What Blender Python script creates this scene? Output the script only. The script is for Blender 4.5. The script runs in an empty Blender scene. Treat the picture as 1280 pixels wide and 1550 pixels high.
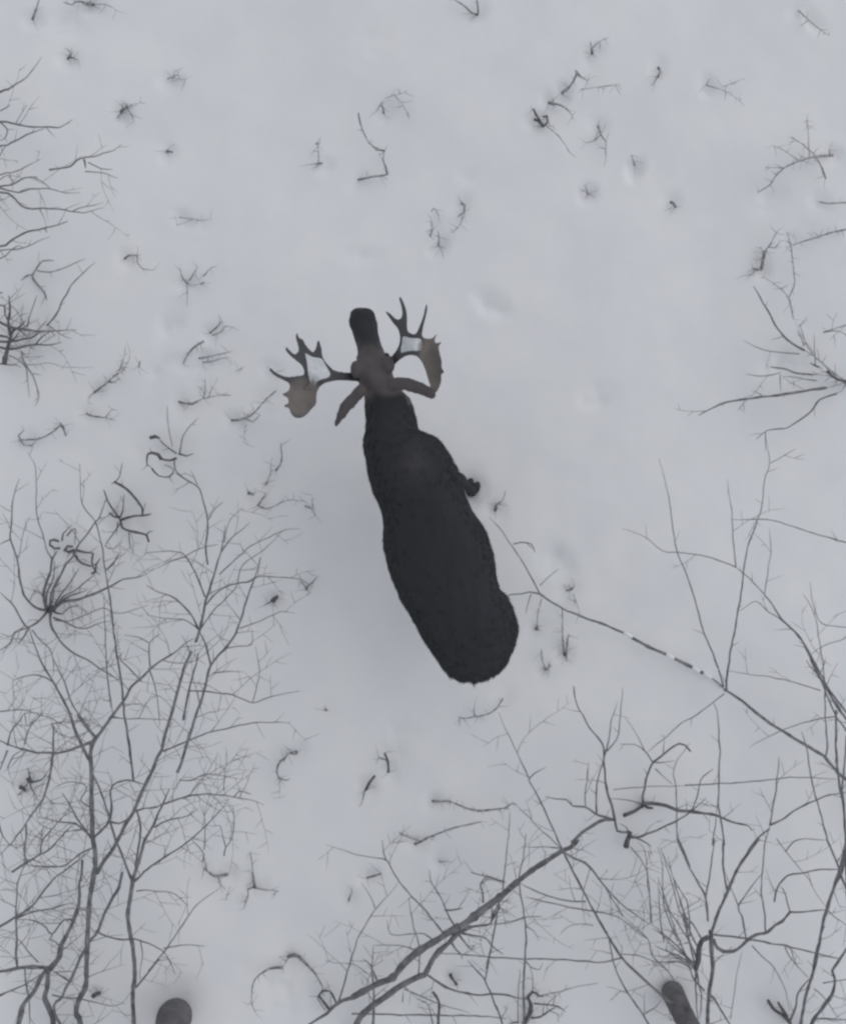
import bpy, bmesh, math, random
from mathutils import Vector, noise

S = bpy.context.scene
COL = S.collection

# ---------------------------------------------------------------- camera, sky, light
H = 9.0            # height of the camera above the snow
PPM = 170.0        # photograph pixels per metre at snow level
cam_d = bpy.data.cameras.new("camera")
cam_d.sensor_fit = 'HORIZONTAL'
cam_d.angle = 2 * math.atan((640 / PPM) / H)
cam_d.clip_end = 2000
cam = bpy.data.objects.new("camera", cam_d)
COL.objects.link(cam)
cam.location = (0, 0, H)
cam.rotation_euler = (0, 0, 0)
S.camera = cam

SUN_EL, SUN_AZ = math.radians(62), math.radians(62)     # compass style: clockwise from +Y
w = bpy.data.worlds.new("World")
S.world = w
w.use_nodes = True
nt = w.node_tree
nt.nodes.clear()
sky = nt.nodes.new("ShaderNodeTexSky")
sky.sky_type = 'NISHITA'
sky.sun_disc = False
sky.sun_elevation = SUN_EL
sky.sun_rotation = SUN_AZ
sky.dust_density = 0.6
hsv = nt.nodes.new("ShaderNodeHueSaturation")
hsv.inputs['Saturation'].default_value = 0.19
bg = nt.nodes.new("ShaderNodeBackground")
bg.inputs['Strength'].default_value = 0.15
wo = nt.nodes.new("ShaderNodeOutputWorld")
nt.links.new(sky.outputs[0], hsv.inputs['Color'])
nt.links.new(hsv.outputs[0], bg.inputs['Color'])
nt.links.new(bg.outputs[0], wo.inputs['Surface'])

sun_d = bpy.data.lights.new("sun", 'SUN')
sun_d.energy = 0.33
sun_d.angle = math.radians(90)
sun_d.color = (1.0, 0.945, 0.87)
sun = bpy.data.objects.new("sun", sun_d)
COL.objects.link(sun)
d = Vector((math.sin(SUN_AZ) * math.cos(SUN_EL), math.cos(SUN_AZ) * math.cos(SUN_EL), math.sin(SUN_EL)))
sun.rotation_euler = d.to_track_quat('Z', 'Y').to_euler()
sun.location = d * 30

S.view_settings.view_transform = 'Standard'
S.view_settings.look = 'None'
S.view_settings.exposure = -0.15
S.view_settings.gamma = 1.0
S.render.engine = 'CYCLES'
S.cycles.max_bounces = 6
S.cycles.pixel_filter_type = 'BLACKMAN_HARRIS'
S.cycles.filter_width = 2.6

# ---------------------------------------------------------------- helpers
def unproj(px, py, z):
    s = (H - z) / H / PPM
    return Vector(((px - 640) * s, -(py - 775) * s, z))

def wpx(wd, z):
    return wd / PPM * (H - z) / H

def tag(o, label=None, cat=None, group=None, kind=None):
    if label: o['label'] = label
    if cat: o['category'] = cat
    if group: o['group'] = group
    if kind: o['kind'] = kind
    return o

def link(name, me, parent=None, mat=None, smooth=True):
    o = bpy.data.objects.new(name, me)
    COL.objects.link(o)
    if parent is not None:
        o.parent = parent
    if mat is not None:
        me.materials.clear()
        me.materials.append(mat)
    if smooth:
        me.polygons.foreach_set("use_smooth", [True] * len(me.polygons))
    return o

def new_mat(name):
    m = bpy.data.materials.new(name)
    m.use_nodes = True
    n = m.node_tree
    b = n.nodes['Principled BSDF']
    return m, n, b

def noise_col(n, b, c1, c2, scale, detail=5, coord='Object', mid=None):
    tc = n.nodes.new("ShaderNodeTexCoord")
    nz = n.nodes.new("ShaderNodeTexNoise")
    nz.inputs['Scale'].default_value = scale
    nz.inputs['Detail'].default_value = detail
    cr = n.nodes.new("ShaderNodeValToRGB")
    cr.color_ramp.elements[0].position = 0.32
    cr.color_ramp.elements[0].color = (*c1, 1)
    cr.color_ramp.elements[1].position = 0.68
    cr.color_ramp.elements[1].color = (*c2, 1)
    n.links.new(tc.outputs[coord], nz.inputs['Vector'])
    n.links.new(nz.outputs['Fac'], cr.inputs['Fac'])
    n.links.new(cr.outputs['Color'], b.inputs['Base Color'])
    return tc, nz, cr

def add_bump(n, b, tc, scale, dist, coord='Object', strength=0.6):
    nz = n.nodes.new("ShaderNodeTexNoise")
    nz.inputs['Scale'].default_value = scale
    nz.inputs['Detail'].default_value = 6
    bp = n.nodes.new("ShaderNodeBump")
    bp.inputs['Strength'].default_value = strength
    bp.inputs['Distance'].default_value = dist
    n.links.new(tc.outputs[coord], nz.inputs['Vector'])
    n.links.new(nz.outputs['Fac'], bp.inputs['Height'])
    n.links.new(bp.outputs['Normal'], b.inputs['Normal'])

# snow
M_SNOW, n, b = new_mat("snow")
tc, nz, cr = noise_col(n, b, (0.835, 0.845, 0.868), (0.885, 0.89, 0.903), 1.6, 7)
b.inputs['Roughness'].default_value = 0.95
b.inputs['Specular IOR Level'].default_value = 0.1
add_bump(n, b, tc, 9.0, 0.010, strength=0.22)

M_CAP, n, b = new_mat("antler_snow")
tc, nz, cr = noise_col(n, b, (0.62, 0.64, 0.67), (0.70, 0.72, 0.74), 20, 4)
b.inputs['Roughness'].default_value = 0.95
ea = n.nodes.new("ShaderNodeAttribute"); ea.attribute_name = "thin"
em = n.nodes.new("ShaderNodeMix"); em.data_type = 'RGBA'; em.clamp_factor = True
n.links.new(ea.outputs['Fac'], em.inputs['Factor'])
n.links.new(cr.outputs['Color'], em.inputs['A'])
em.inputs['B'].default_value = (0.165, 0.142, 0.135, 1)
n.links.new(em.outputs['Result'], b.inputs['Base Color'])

def bark(name, c1, c2, sc=30):
    m, n, b = new_mat(name)
    tc, nz, cr = noise_col(n, b, c1, c2, sc, 4)
    b.inputs['Roughness'].default_value = 0.9
    b.inputs['Specular IOR Level'].default_value = 0.2
    return m
M_BARK = bark("grey_bark", (0.12, 0.12, 0.128), (0.27, 0.27, 0.285), 14)
M_TWIG = bark("twig_bark", (0.14, 0.14, 0.148), (0.40, 0.40, 0.415), 18)
M_TUFT = bark("snow_caught_twig", (0.12, 0.12, 0.127), (0.48, 0.48, 0.50), 26)
M_FINE = bark("fine_twig", (0.19, 0.19, 0.198), (0.47, 0.47, 0.485), 16)
M_DARK = bark("dark_twig", (0.09, 0.09, 0.095), (0.18, 0.18, 0.19))
M_FROST = bark("frosted_twig", (0.30, 0.30, 0.32), (0.55, 0.55, 0.58))

# moose coat: 'coat' = 0 black body hair, 1 grey-brown face hair, 2 = hoof
M_COAT, n, b = new_mat("moose_coat")
at = n.nodes.new("ShaderNodeAttribute"); at.attribute_name = "coat"
tc = n.nodes.new("ShaderNodeTexCoord")
nz = n.nodes.new("ShaderNodeTexNoise"); nz.inputs['Scale'].default_value = 14; nz.inputs['Detail'].default_value = 8
n.links.new(tc.outputs['Object'], nz.inputs['Vector'])
mx1 = n.nodes.new("ShaderNodeMix"); mx1.data_type = 'RGBA'
mx1.inputs['A'].default_value = (0.034, 0.037, 0.042, 1); mx1.inputs['B'].default_value = (0.038, 0.041, 0.046, 1)
n.links.new(nz.outputs['Fac'], mx1.inputs['Factor'])
mx2 = n.nodes.new("ShaderNodeMix"); mx2.data_type = 'RGBA'
mx2.inputs['A'].default_value = (0.100, 0.089, 0.092, 1); mx2.inputs['B'].default_value = (0.130, 0.114, 0.116, 1)
n.links.new(nz.outputs['Fac'], mx2.inputs['Factor'])
mx3 = n.nodes.new("ShaderNodeMix"); mx3.data_type = 'RGBA'; mx3.clamp_factor = True
n.links.new(at.outputs['Fac'], mx3.inputs['Factor'])
n.links.new(mx1.outputs['Result'], mx3.inputs['A'])
n.links.new(mx2.outputs['Result'], mx3.inputs['B'])
n.links.new(mx3.outputs['Result'], b.inputs['Base Color'])
b.inputs['Roughness'].default_value = 0.85
b.inputs['Specular IOR Level'].default_value = 0.15
add_bump(n, b, tc, 60, 0.003, strength=.2)

M_ANT, n, b = new_mat("antler")
tc, nz, cr = noise_col(n, b, (0.125, 0.112, 0.110), (0.195, 0.168, 0.156), 7, 6)
pa = n.nodes.new("ShaderNodeAttribute"); pa.attribute_name = "palm"
pm = n.nodes.new("ShaderNodeMix"); pm.data_type = 'RGBA'; pm.clamp_factor = True
pm.inputs['A'].default_value = (0.070, 0.070, 0.077, 1)
n.links.new(pa.outputs['Fac'], pm.inputs['Factor'])
n.links.new(cr.outputs['Color'], pm.inputs['B'])
n.links.new(pm.outputs['Result'], b.inputs['Base Color'])
b.inputs['Roughness'].default_value = 0.7
add_bump(n, b, tc, 40, 0.004)

M_STUMP = bark("stump_bark", (0.115, 0.112, 0.118), (0.185, 0.18, 0.186), 9)
_n = M_STUMP.node_tree
_tc = _n.nodes.new("ShaderNodeTexCoord"); _mp = _n.nodes.new("ShaderNodeMapping"); _mp.inputs['Scale'].default_value = (1, 1, .25)
_nz = _n.nodes.new("ShaderNodeTexNoise"); _nz.inputs['Scale'].default_value = 45; _nz.inputs['Detail'].default_value = 6
_bp = _n.nodes.new("ShaderNodeBump"); _bp.inputs['Strength'].default_value = .7; _bp.inputs['Distance'].default_value = .02
_n.links.new(_tc.outputs['Object'], _mp.inputs['Vector']); _n.links.new(_mp.outputs[0], _nz.inputs['Vector'])
_n.links.new(_nz.outputs['Fac'], _bp.inputs['Height']); _n.links.new(_bp.outputs[0], _n.nodes['Principled BSDF'].inputs['Normal'])
M_HOOF = bark("hoof_horn", (0.035, 0.034, 0.036), (0.07, 0.068, 0.07), 20)

# ---------------------------------------------------------------- snow height field
DIMPLES = []     # (x, y, rx, ry, angle, depth)
def dimple(px, py, r, depth, ry=None, ang=0.0):
    p = unproj(px, py, 0)
    DIMPLES.append((p.x, p.y, r / PPM, (ry or r) / PPM, math.radians(ang), depth))

def ground_n(x, y):
    return noise.noise(Vector((x * 0.33, y * 0.33, 3.1))) * 0.11 + noise.noise(Vector((x * 0.9 + 5, y * 0.9, 1.7))) * 0.035

def ground_h(x, y):
    v = Vector((x * 0.33, y * 0.33, 3.1))
    h = noise.noise(v) * 0.11 + noise.noise(Vector((x * 0.9 + 5, y * 0.9, 1.7))) * 0.035
    h += noise.noise(Vector((x * 2.6, y * 2.6, 8.2))) * 0.009 + noise.noise(Vector((x * 6.5, y * 6.5, 4.2))) * 0.003
    for (cx, cy, rx, ry, an, dp) in DIMPLES:
        dx, dy = x - cx, y - cy
        if abs(dx) > 3 * max(rx, ry) or abs(dy) > 3 * max(rx, ry):
            continue
        u = (dx * math.cos(an) + dy * math.sin(an)) / rx
        t = (-dx * math.sin(an) + dy * math.cos(an)) / ry
        q = u * u + t * t
        if q < 7:
            h -= dp * 0.5 * (1 + 0.9 * noise.noise(Vector((x * 7, y * 7, 2)))  + 0.5 * noise.noise(Vector((x * 14, y * 14, 2)))) * (math.exp(-q * 1.3) - 0.10 * math.exp(-(math.sqrt(q) - 1.35) ** 2 * 5))
    return h

# ---------------------------------------------------------------- traced stems
CR = {'S': (0, 0, 1), 'A': (0, 640, 2.667), 'B': (0, 1080, 2.667), 'C': (400, 1000, 2.667), 'D': (800, 1050, 2.667),
      'E': (900, 640, 3.368), 'F': (1000, 180, 3.1), 'G': (680, 680, 3.875), 'H': (0, 0, 3.048), 'I': (0, 380, 3.048),
      'J': (400, 0, 3.048), 'K': (780, 0, 2.56), 'L': (400, 1020, 4.267),
      'b1': (0, 1080, 5.333), 'b2': (0, 1310, 5.333), 'b3': (200, 1080, 5.333), 'a1': (0, 680, 5.333),
      'a2': (200, 740, 4.923), 'a3': (0, 920, 5.333), 'c1': (480, 1270, 4.571), 'c2': (740, 1270, 4.571),
      'd1': (1000, 1270, 4.571), 'd2': (840, 1040, 5.333), 'd3': (1040, 1000, 5.333), 'i1': (0, 400, 6.4),
      'h1': (0, 130, 5.345)}

def parse(s):
    out = []
    cr = CR['S']
    for t in s.split():
        if t.endswith(':'):
            cr = CR[t[:-1]]
            continue
        x, y = t.split(',')
        out.append((cr[0] + float(x) / cr[2], cr[1] + float(y) / cr[2]))
    return out

def catmull(pts, step):
    if len(pts) == 2:
        m = ((pts[0][0] + pts[1][0]) / 2, (pts[0][1] + pts[1][1]) / 2)
        pts = [pts[0], m, pts[1]]
    P = [pts[0]] + list(pts) + [pts[-1]]
    out = []
    for i in range(1, len(P) - 2):
        p0, p1, p2, p3 = P[i - 1], P[i], P[i + 1], P[i + 2]
        L = math.hypot(p2[0] - p1[0], p2[1] - p1[1])
        k = max(1, int(L / step))
        for j in range(k):
            t = j / k
            q = []
            for c in (0, 1):
                q.append(0.5 * (2 * p1[c] + (p2[c] - p0[c]) * t + (2 * p0[c] - 5 * p1[c] + 4 * p2[c] - p3[c]) * t * t
                                + (3 * p1[c] - p0[c] - 3 * p2[c] + p3[c]) * t ** 3))
            out.append((q[0], q[1]))
    out.append(tuple(pts[-1]))
    return out

class Tubes:
    def __init__(self):
        self.v = []; self.f = []; self.mi = []; self.cur = 0; self.up = Vector((0, 0, 1))
    def slot(self, k):
        self.mi += [self.cur] * (len(self.f) - len(self.mi))
        self.cur = k
    def tube(self, P, R, n=5):
        m = len(P)
        if m < 2: return
        base = len(self.v)
        up = self.up
        for i in range(m):
            t = (P[min(i + 1, m - 1)] - P[max(i - 1, 0)])
            if t.length < 1e-7: t = Vector((1, 0, 0))
            t.normalize()
            a = t.cross(up)
            if a.length < 1e-3: a = t.cross(Vector((0, 1, 0)))
            a.normalize()
            c = a.cross(t)
            for k in range(n):
                an = 2 * math.pi * k / n
                self.v.append(P[i] + (a * math.cos(an) + c * math.sin(an)) * R[i])
        for i in range(m - 1):
            for k in range(n):
                k2 = (k + 1) % n
                self.f.append((base + i * n + k, base + i * n + k2, base + (i + 1) * n + k2, base + (i + 1) * n + k))
        self.f.append(tuple(base + k for k in range(n - 1, -1, -1)))
        self.f.append(tuple(base + (m - 1) * n + k for k in range(n)))
    def mesh(self, name):
        me = bpy.data.meshes.new(name)
        me.from_pydata([tuple(v) for v in self.v], [], self.f)
        me.update()
        self.mi += [self.cur] * (len(self.f) - len(self.mi))
        return me

WMIN = 0.9
class Plant:
    def __init__(s, name, label, cat, base, k=0.004, zmax=2.2, dens=0.0, tl=40, group=None, mat=None, seed=0, z0=0.012, zn=0.10, wf=1.0):
        s.base = base; s.k = k; s.zmax = zmax; s.dens = dens; s.tl = tl; s.z0 = z0; s.zn = zn; s.wf = wf
        s.rng = random.Random(seed * 77 + int(base[0]) * 3 + int(base[1]))
        s.sd = s.rng.uniform(0, 50)
        s.mat = mat or M_BARK
        bp = unproj(base[0], base[1], 0)
        s.g0 = ground_h(bp.x, bp.y)
        s.root = bpy.data.objects.new(name, None)
        s.root.empty_display_size = 0.1
        COL.objects.link(s.root)
        s.origin = Vector((bp.x, bp.y, s.g0))
        s.root.location = s.origin
        tag(s.root, label, cat, group)
    def z(s, p):
        d = math.hypot(p[0] - s.base[0], p[1] - s.base[1])
        zz = s.zmax * (1 - math.exp(-s.k * d / s.zmax))
        zz += noise.noise(Vector((p[0] / 90.0, p[1] / 90.0, s.sd))) * s.zn * min(1.0, zz / 0.3)
        u = unproj(p[0], p[1], max(zz, 0))
        return max(zz, 0.0) + s.z0 + ground_n(u.x, u.y)
    def grow(s, T, pts, w0, w1, lvl=0):
        pts = catmull(pts, 6 if lvl == 0 else 5)
        m = len(pts)
        r = s.rng
        # natural wobble
        so = r.uniform(0, 100)
        amp = (1.3 if w0 < 5 else 0.9) if lvl == 0 else 1.7
        q = []
        for i, p in enumerate(pts):
            e = min(1, i / 4.0)
            q.append((p[0] + noise.noise(Vector((i * 0.42, so, 0))) * amp * e, p[1] + noise.noise(Vector((i * 0.42, so, 9))) * amp * e))
        P, R = [], []
        for i, p in enumerate(q):
            t = i / max(1, m - 1)
            zz = s.z(p)
            wd = max(w0 + (w1 - w0) * t, WMIN * 0.6) * s.wf * (1 + 0.34 * noise.noise(Vector((i * 0.55, so, 5))))
            if t > 0.82 and w1 < 3: wd *= 1 - 0.45 * (t - 0.82) / 0.18
            if wd > 2.5 and r.random() < 0.06: wd *= 1.25        # bud scars and knots
            P.append(unproj(p[0], p[1], zz) - s.origin)
            R.append(wpx(wd, zz) / 2)
        T.tube(P, R, 7 if w0 > 4.5 else (5 if w0 > 1.8 else 4))
        return q
    def twigs(s, T, q, w0, w1, dens, tl, lvl=1):
        r = s.rng
        m = len(q)
        acc = r.uniform(0, 1 / max(dens, 1e-5))
        side = 1
        for i in range(2, m - 1):
            dx, dy = q[i][0] - q[i - 1][0], q[i][1] - q[i - 1][1]
            acc += math.hypot(dx, dy)
            if acc < 1 / dens: continue
            acc = r.uniform(-0.4, 0.4) / dens
            side = -side if r.random() < 0.75 else side
            a = math.atan2(dy, dx) + side * math.radians(r.uniform(28, 75))
            L = tl * r.uniform(0.4, 1.7) * (1 if lvl == 1 else 0.6)
            if lvl == 1 and r.random() < 0.16: L *= 2.1
            t = i / m
            ww = min((w0 + (w1 - w0) * t) * 0.6, r.uniform(1.0, 1.8) if lvl == 1 else r.uniform(0.8, 1.1))
            pts = [q[i]]
            ns = max(3, int(L / 9))
            cur = r.uniform(-0.16, 0.16)
            x, y = q[i]
            for j in range(ns):
                a += cur * 0.6 + r.uniform(-0.13, 0.13)
                x += math.cos(a) * L / ns; y += math.sin(a) * L / ns
                pts.append((x, y))
            qq = s.grow(T, pts, max(ww, 0.9), 0.55, lvl)
            if lvl == 1 and L > 18:
                s.twigs(T, qq, ww, 0.6, 1 / 19.0, tl, 2)
    def part(s, name, w0, w1, txt, dens=None, tl=None, mat=None):
        T = Tubes()
        q = s.grow(T, parse(txt), w0, w1)
        dn = (s.dens if dens is None else dens) * 1.55
        if dn > 0:
            T.slot(1)
            s.twigs(T, q, w0, w1, dn, tl or s.tl)
        me = T.mesh(name)
        o = link(name, me, s.root, mat or s.mat)
        me.materials.append(M_FINE)
        me.polygons.foreach_set("material_index", T.mi)
        return o

def tuft(name, label, cat, strokes, k=0.0032, zmax=0.35, mat=None, dens=0, dim=0.035, dr=22, group="twigs poking up through the snow", tl=12, z0=0.008, wf=1.0):
    """a small thing of a few twigs: strokes = [(w0, w1, 'pts'), ...]; one mesh with the snow well around it"""
    first = parse(strokes[0][2])[0]
    dimple(first[0], first[1], dr * .8, dim * 1.9, dr * 0.6, (int(first[0]) * 37) % 180)
    PENDING.append((name, label, cat, strokes, k, zmax, mat, dens, group, first, tl, z0, wf))

PENDING = []
def flush_tufts():
    for (name, label, cat, strokes, k, zmax, mat, dens, group, first, tl, z0, wf) in PENDING:
        p = Plant(name, label, cat, first, k, zmax, dens, tl, group, mat or M_TWIG, z0=z0, zn=0.02, wf=wf * 0.88)
        T = Tubes()
        for (w0, w1, txt) in strokes:
            q = p.grow(T, parse(txt), w0, w1)
            T.slot(1)
            r = p.rng
            for _ in range(int(2 + len(q) * .7)):       # wispy half-buried side stems
                j = r.randrange(len(q))
                a = r.uniform(0, 2 * math.pi)
                L = r.uniform(5, 20)
                x, y = q[j]
                pts = [(x, y)]
                for _k in range(3):
                    a += r.uniform(-.35, .35)
                    x += math.cos(a) * L / 3; y += math.sin(a) * L / 3
                    pts.append((x, y))
                p.grow(T, pts, r.uniform(.8, 1.4), .5, 2)
            T.slot(0)
            if dens: p.twigs(T, q, w0, w1, dens, tl)
        me = T.mesh(name)
        o = link(name, me, None, mat or M_TUFT)
        me.materials.append(M_FROST)
        me.polygons.foreach_set("material_index", T.mi)
        o.location = p.origin
        nm = p.root.name
        bpy.data.objects.remove(p.root)
        o.name = nm
        tag(o, label, cat, group)

# soft hollows, old tracks and the snow pushed up round them
for a_ in ((742, 460, 30, .05, 20, -35), (548, 385, 30, .03, 14, 0), (255, 490, 34, .05, 20, 70), (900, 600, 26, .035, 18, 20), (705, 265, 16, .03, 14, 0),
           (240, 560, 30, .03, 22, 60), (400, 610, 30, .03, 20, 30), (590, 1130, 70, .07, 32, 60), (540, 1215, 40, .03, 24, 60), (1160, 300, 30, .035, 22, 20),
           (1205, 360, 30, .035, 20, 30), (960, 262, 15, .05, 12, 80), (888, 296, 16, .04, 12, 60), (1230, 30, 26, .04, 12, -50), (655, 345, 22, .06, 14, 80),
           (1090, 140, 24, .02, 12, 0), (560, 60, 40, .02, 40, 0), (590, 165, 24, .035, 20, 0), (840, 850, 30, .05, 22, -40), (712, 744, 21, .16, 22, 0),
           (700, 720, 30, .05, 18, 20), (262, 1500, 36, .06, 30, 0), (1018, 1470, 28, .03, 26, 0), (380, 1470, 16, .03, 46, 80), (1190, 550, 40, .06, 26, 10),
           (20, 510, 60, .08, 50, 0), (80, 935, 50, .07, 40, 0), (60, 1170, 50, .06, 40, 40), (180, 790, 45, .05, 36, 0), (250, 690, 40, .06, 30, 0),
           (1070, 1430, 46, .05, 40, 0), (95, 35, 30, .03, 20, 0), (880, 120, 50, .03, 30, 60), (600, 1150, 20, .03, 60, 0), (432, 1492, 44, .075, 42, 0),
           (300, 335, 26, .02, 12, 0), (320, 545, 34, .03, 16, 10), (606, 720, 16, .1, 16, 0), (716, 930, 16, .1, 16, 0), (672, 900, 16, .1, 16, 0)):
    dimple(a_[0], a_[1], a_[2], a_[3] * (1.7 if a_[1] < 1000 and not 570 < a_[0] < 720 else 1.0), a_[4], a_[5])

tuft("twig", "thin curved twig at the top edge of the snow, nearest its upper left corner", "twig", [(4, 2, "H: 150,90 165,50 182,-6")])
tuft("twig", "dark tuft of short stems cut by the top edge, beside the thin curved twig", "twig", [(5, 3, "H: 430,20 400,14 368,4"), (3, 2, "H: 368,4 350,6 330,20 290,8"), (2.5, 1.5, "H: 395,12 410,30"), (3, 1, "H: 410,20 420,-10"), (1.6, 1, "H: 430,20 488,18 515,30 532,42")], dim=.05)
tuft("twig", "small dark bud with two stubs alone in the snow above the five-pointed sprig", "twig", [(5, 2, "H: 312,272 322,258 332,246"), (3.5, 1.5, "H: 318,264 340,266 360,276"), (3, 1, "H: 325,260 326,236")])
tuft("sprig", "five-pointed dark sprig lying on bare snow above the row of faint specks", "sprig", [(5, 4, "H: 558,514 575,502 590,490"), (2.2, 1, "H: 588,500 606,528 620,562"), (2.2, 1, "H: 575,505 555,528 538,548"), (1.5, .8, "H: 590,490 615,480 645,473"), (2.5, 1, "H: 570,500 560,478")], dim=.05)
tuft("twig", "pale flat twig tip between the small dark bud and the open snow", "twig", [(2.4, 1.2, "H: 772,362 800,358 832,364"), (1.2, .8, "H: 800,358 802,330"), (1, .8, "H: 830,364 850,380")], mat=M_FROST)
tuft("twig", "tiny lone stub of twig in the open snow far above the left antler", "twig", [(4.5, 3, "H: 768,696 782,698 797,702")])
tuft("twig", "faint level twig almost buried above the tilted comb of stems", "twig", [(2, 1, "H: 828,1002 880,1008 925,1014 972,1012"), (1, .8, "H: 880,1008 850,1030 815,1040")], mat=M_FROST)
tuft("twig", "short T-shaped twig with a pale upright stub, well above the left antler", "twig", [(3, 1.6, "J: 268,752 240,754 208,758"), (2, 1, "J: 250,752 250,700 244,655"), (2.5, 2, "J: 236,664 256,660")])
tuft("twig", "long crooked twig bending three times in the snow straight above the muzzle", "twig", [(4, 3, "J: 432,829 490,816 545,808 570,802"), (3.4, 1.4, "J: 568,804 560,770 548,735 556,695"), (3.4, 2.4, "J: 556,694 524,690 484,660"), (1.6, 3, "J: 484,662 462,620 444,570 432,520")])
tuft("twig", "little peaked twig with a faint side shoot, uppermost of the twigs above the muzzle", "twig", [(3.4, 2, "J: 550,522 546,498 538,474"), (2, 1, "J: 540,476 528,492 514,514"), (1.5, .8, "J: 560,452 600,438 646,424"), (1.2, .8, "J: 600,440 630,470 668,545")], dim=.02)
tuft("twig", "pair of twigs meeting in a V at the middle of the top edge", "twig", [(4, 2.2, "J: 980,66 956,58 925,28 868,-8"), (3.6, 2.4, "J: 980,70 986,60 984,30 980,-8")])
tuft("stems", "blurred clump of short upright stems in a hollow above the right antler", "stems", [(5, 2.4, "J: 802,1136 806,1095 800,1062"), (4, 2, "J: 764,1090 774,1060 790,1045"), (3, 1.5, "J: 770,975 780,960 792,970"), (2, 1, "J: 812,1136 822,1165 826,1190"), (2, 1, "J: 775,1050 768,1000")], dim=.07, mat=M_FROST)
tuft("twig", "hooked little twig beside the blurred clump above the right antler", "twig", [(4, 2, "J: 908,938 924,946 922,975 890,1000"), (1.5, 1, "J: 922,975 905,1030 870,1075")])
tuft("twig", "single upright stub topmost in the broken line of dark twigs", "twig", [(5, 2, "K: 297,208 294,188 290,160"), (1.6, 1, "K: 294,190 325,160 362,142")])
tuft("twig", "dark stub with a bent shoot in the middle of the broken line of twigs", "twig", [(5, 4, "K: 178,362 190,350 206,340"), (3, 4, "K: 206,340 226,310 236,280"), (3.6, 1.6, "K: 232,272 250,295 280,312"), (1.2, .8, "K: 250,345 320,335 400,324")], dim=.05)
tuft("twig", "thick-ended twig trailing a thin tail, just above the dark ring of stems", "twig", [(6, 3, "K: 128,396 146,402 164,404"), (3, 1.8, "K: 160,402 190,416 220,448"), (3, 2, "K: 140,400 146,384")], dim=.05)
tuft("stems", "small dark ring of curled stems, lowest of the broken line of twigs", "stems", [(5, 3.5, "K: 72,462 92,468 108,488 124,474 122,450 106,452"), (4, 3, "K: 95,468 78,440 70,420"), (3, 1.5, "K: 108,488 95,490"), (1, .8, "K: 120,488 170,530 210,590")], dim=.06, mat=M_DARK)
tuft("twig", "thin arrow-shaped twig right of the dark ring of stems", "twig", [(3.4, 2, "K: 318,486 330,520 350,546"), (1.5, 1, "K: 350,546 350,605"), (2, 1, "K: 330,520 305,545 275,552")])
tuft("leaf", "small comma-shaped dead leaf alone in snow right of the broken line of twigs", "leaf", [(5, 3.5, "K: 552,260 560,275 552,298"), (3, 1.5, "K: 550,298 540,312 530,330")])
tuft("twig", "faint V of thin stems lying flat in snow above the knobbed branch tip", "twig", [(2.8, 1.6, "K: 738,328 760,336 794,344"), (1.3, .9, "K: 800,336 840,322 880,304"), (1, .8, "K: 800,346 850,376 890,410")], mat=M_FROST)
tuft("leaf", "tiny round dead leaf alone in the snow right of the shallow hollows", "leaf", [(5, 4, "K: 600,782 612,788 620,802")])
tuft("twig", "faint speck of twig in the deep narrow hollow", "twig", [(4, 2, "K: 462,642 458,625 448,600")], dim=.04, mat=M_FROST)
tuft("twig", "pale stub leaning in the round shallow hollow under the thin arrow-shaped twig", "twig", [(3.4, 2, "K: 280,752 276,735 268,718"), (1.5, 1, "K: 280,752 310,762")], mat=M_FROST)
tuft("twig", "faint smudged twig slanting in the snow at the upper right corner", "twig", [(3, 1.2, "K: 1095,40 1130,70 1165,100 1212,135")], mat=M_FROST, dim=.03)
tuft("branch", "dark knobbed branch tip with side shoots near the right edge, above the flat twig", "branch", [(4.5, 2.6, "K: 1228,601 1190,603 1160,607 1100,622"), (2.6, 2, "K: 1100,622 1040,650 1008,680"), (3, 1, "K: 1010,675 985,715 940,745"), (3, 2, "K: 1218,602 1214,580"), (1.8, 1.2, "K: 1165,605 1120,565 1068,528"), (1.8, 3, "K: 1165,608 1188,655 1200,690"), (1.2, .8, "K: 1140,605 1135,550 1130,440"), (1.4, .8, "K: 1100,622 1050,590 1000,562"), (1.5, 1, "K: 1040,650 1000,648 968,652")], dim=.04)
tuft("twig", "straight flat twig half buried against the right edge below the knobbed branch tip", "twig", [(3, 2, "K: 1178,782 1205,787 1300,784")], mat=M_FROST)
tuft("branch", "short thick dark stub like a boot, with faint shoots above the radiating shrub", "branch", [(6, 5, "F: 470,705 478,665 490,618"), (5, 3, "F: 470,705 450,706 430,700"), (2, 1.2, "F: 490,618 520,575 548,520"), (2, 1, "F: 505,600 535,605 560,570"), (1.8, 1, "F: 450,706 420,730 390,735"), (2, 1, "F: 480,640 470,600")], dim=.05)
tuft("branch", "long bent branch entering from the right edge and dropping towards the radiating shrub", "branch", [(3, 2, "F: 890,512 800,533 740,552 620,590"), (1.6, 2.2, "F: 610,585 616,650 628,760 618,800 600,840"), (2.2, 2, "F: 600,840 612,890 620,938"), (1.6, .9, "F: 598,836 560,795 480,740"), (1.4, 1, "F: 610,590 600,560 590,530")], k=.002)
tuft("twig", "hooked double twig in the snow high on the left, above the tilted comb of stems", "twig", [(3.6, 2.2, "I: 574,36 592,20 640,18"), (2, 1.4, "I: 630,20 634,55 655,80 705,86")])
tuft("stems", "tilted comb of short stems, a row of four strokes in the snow", "stems", [(2.8, 2, "I: 862,148 850,135 836,112 834,90"), (2.2, 1.5, "I: 876,134 892,105 912,72"), (3.4, 2.4, "I: 926,150 945,142"), (2.4, 1.4, "I: 942,112 958,92 978,74"), (1.6, 1, "I: 862,148 864,190 860,240")], dim=.04)
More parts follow.
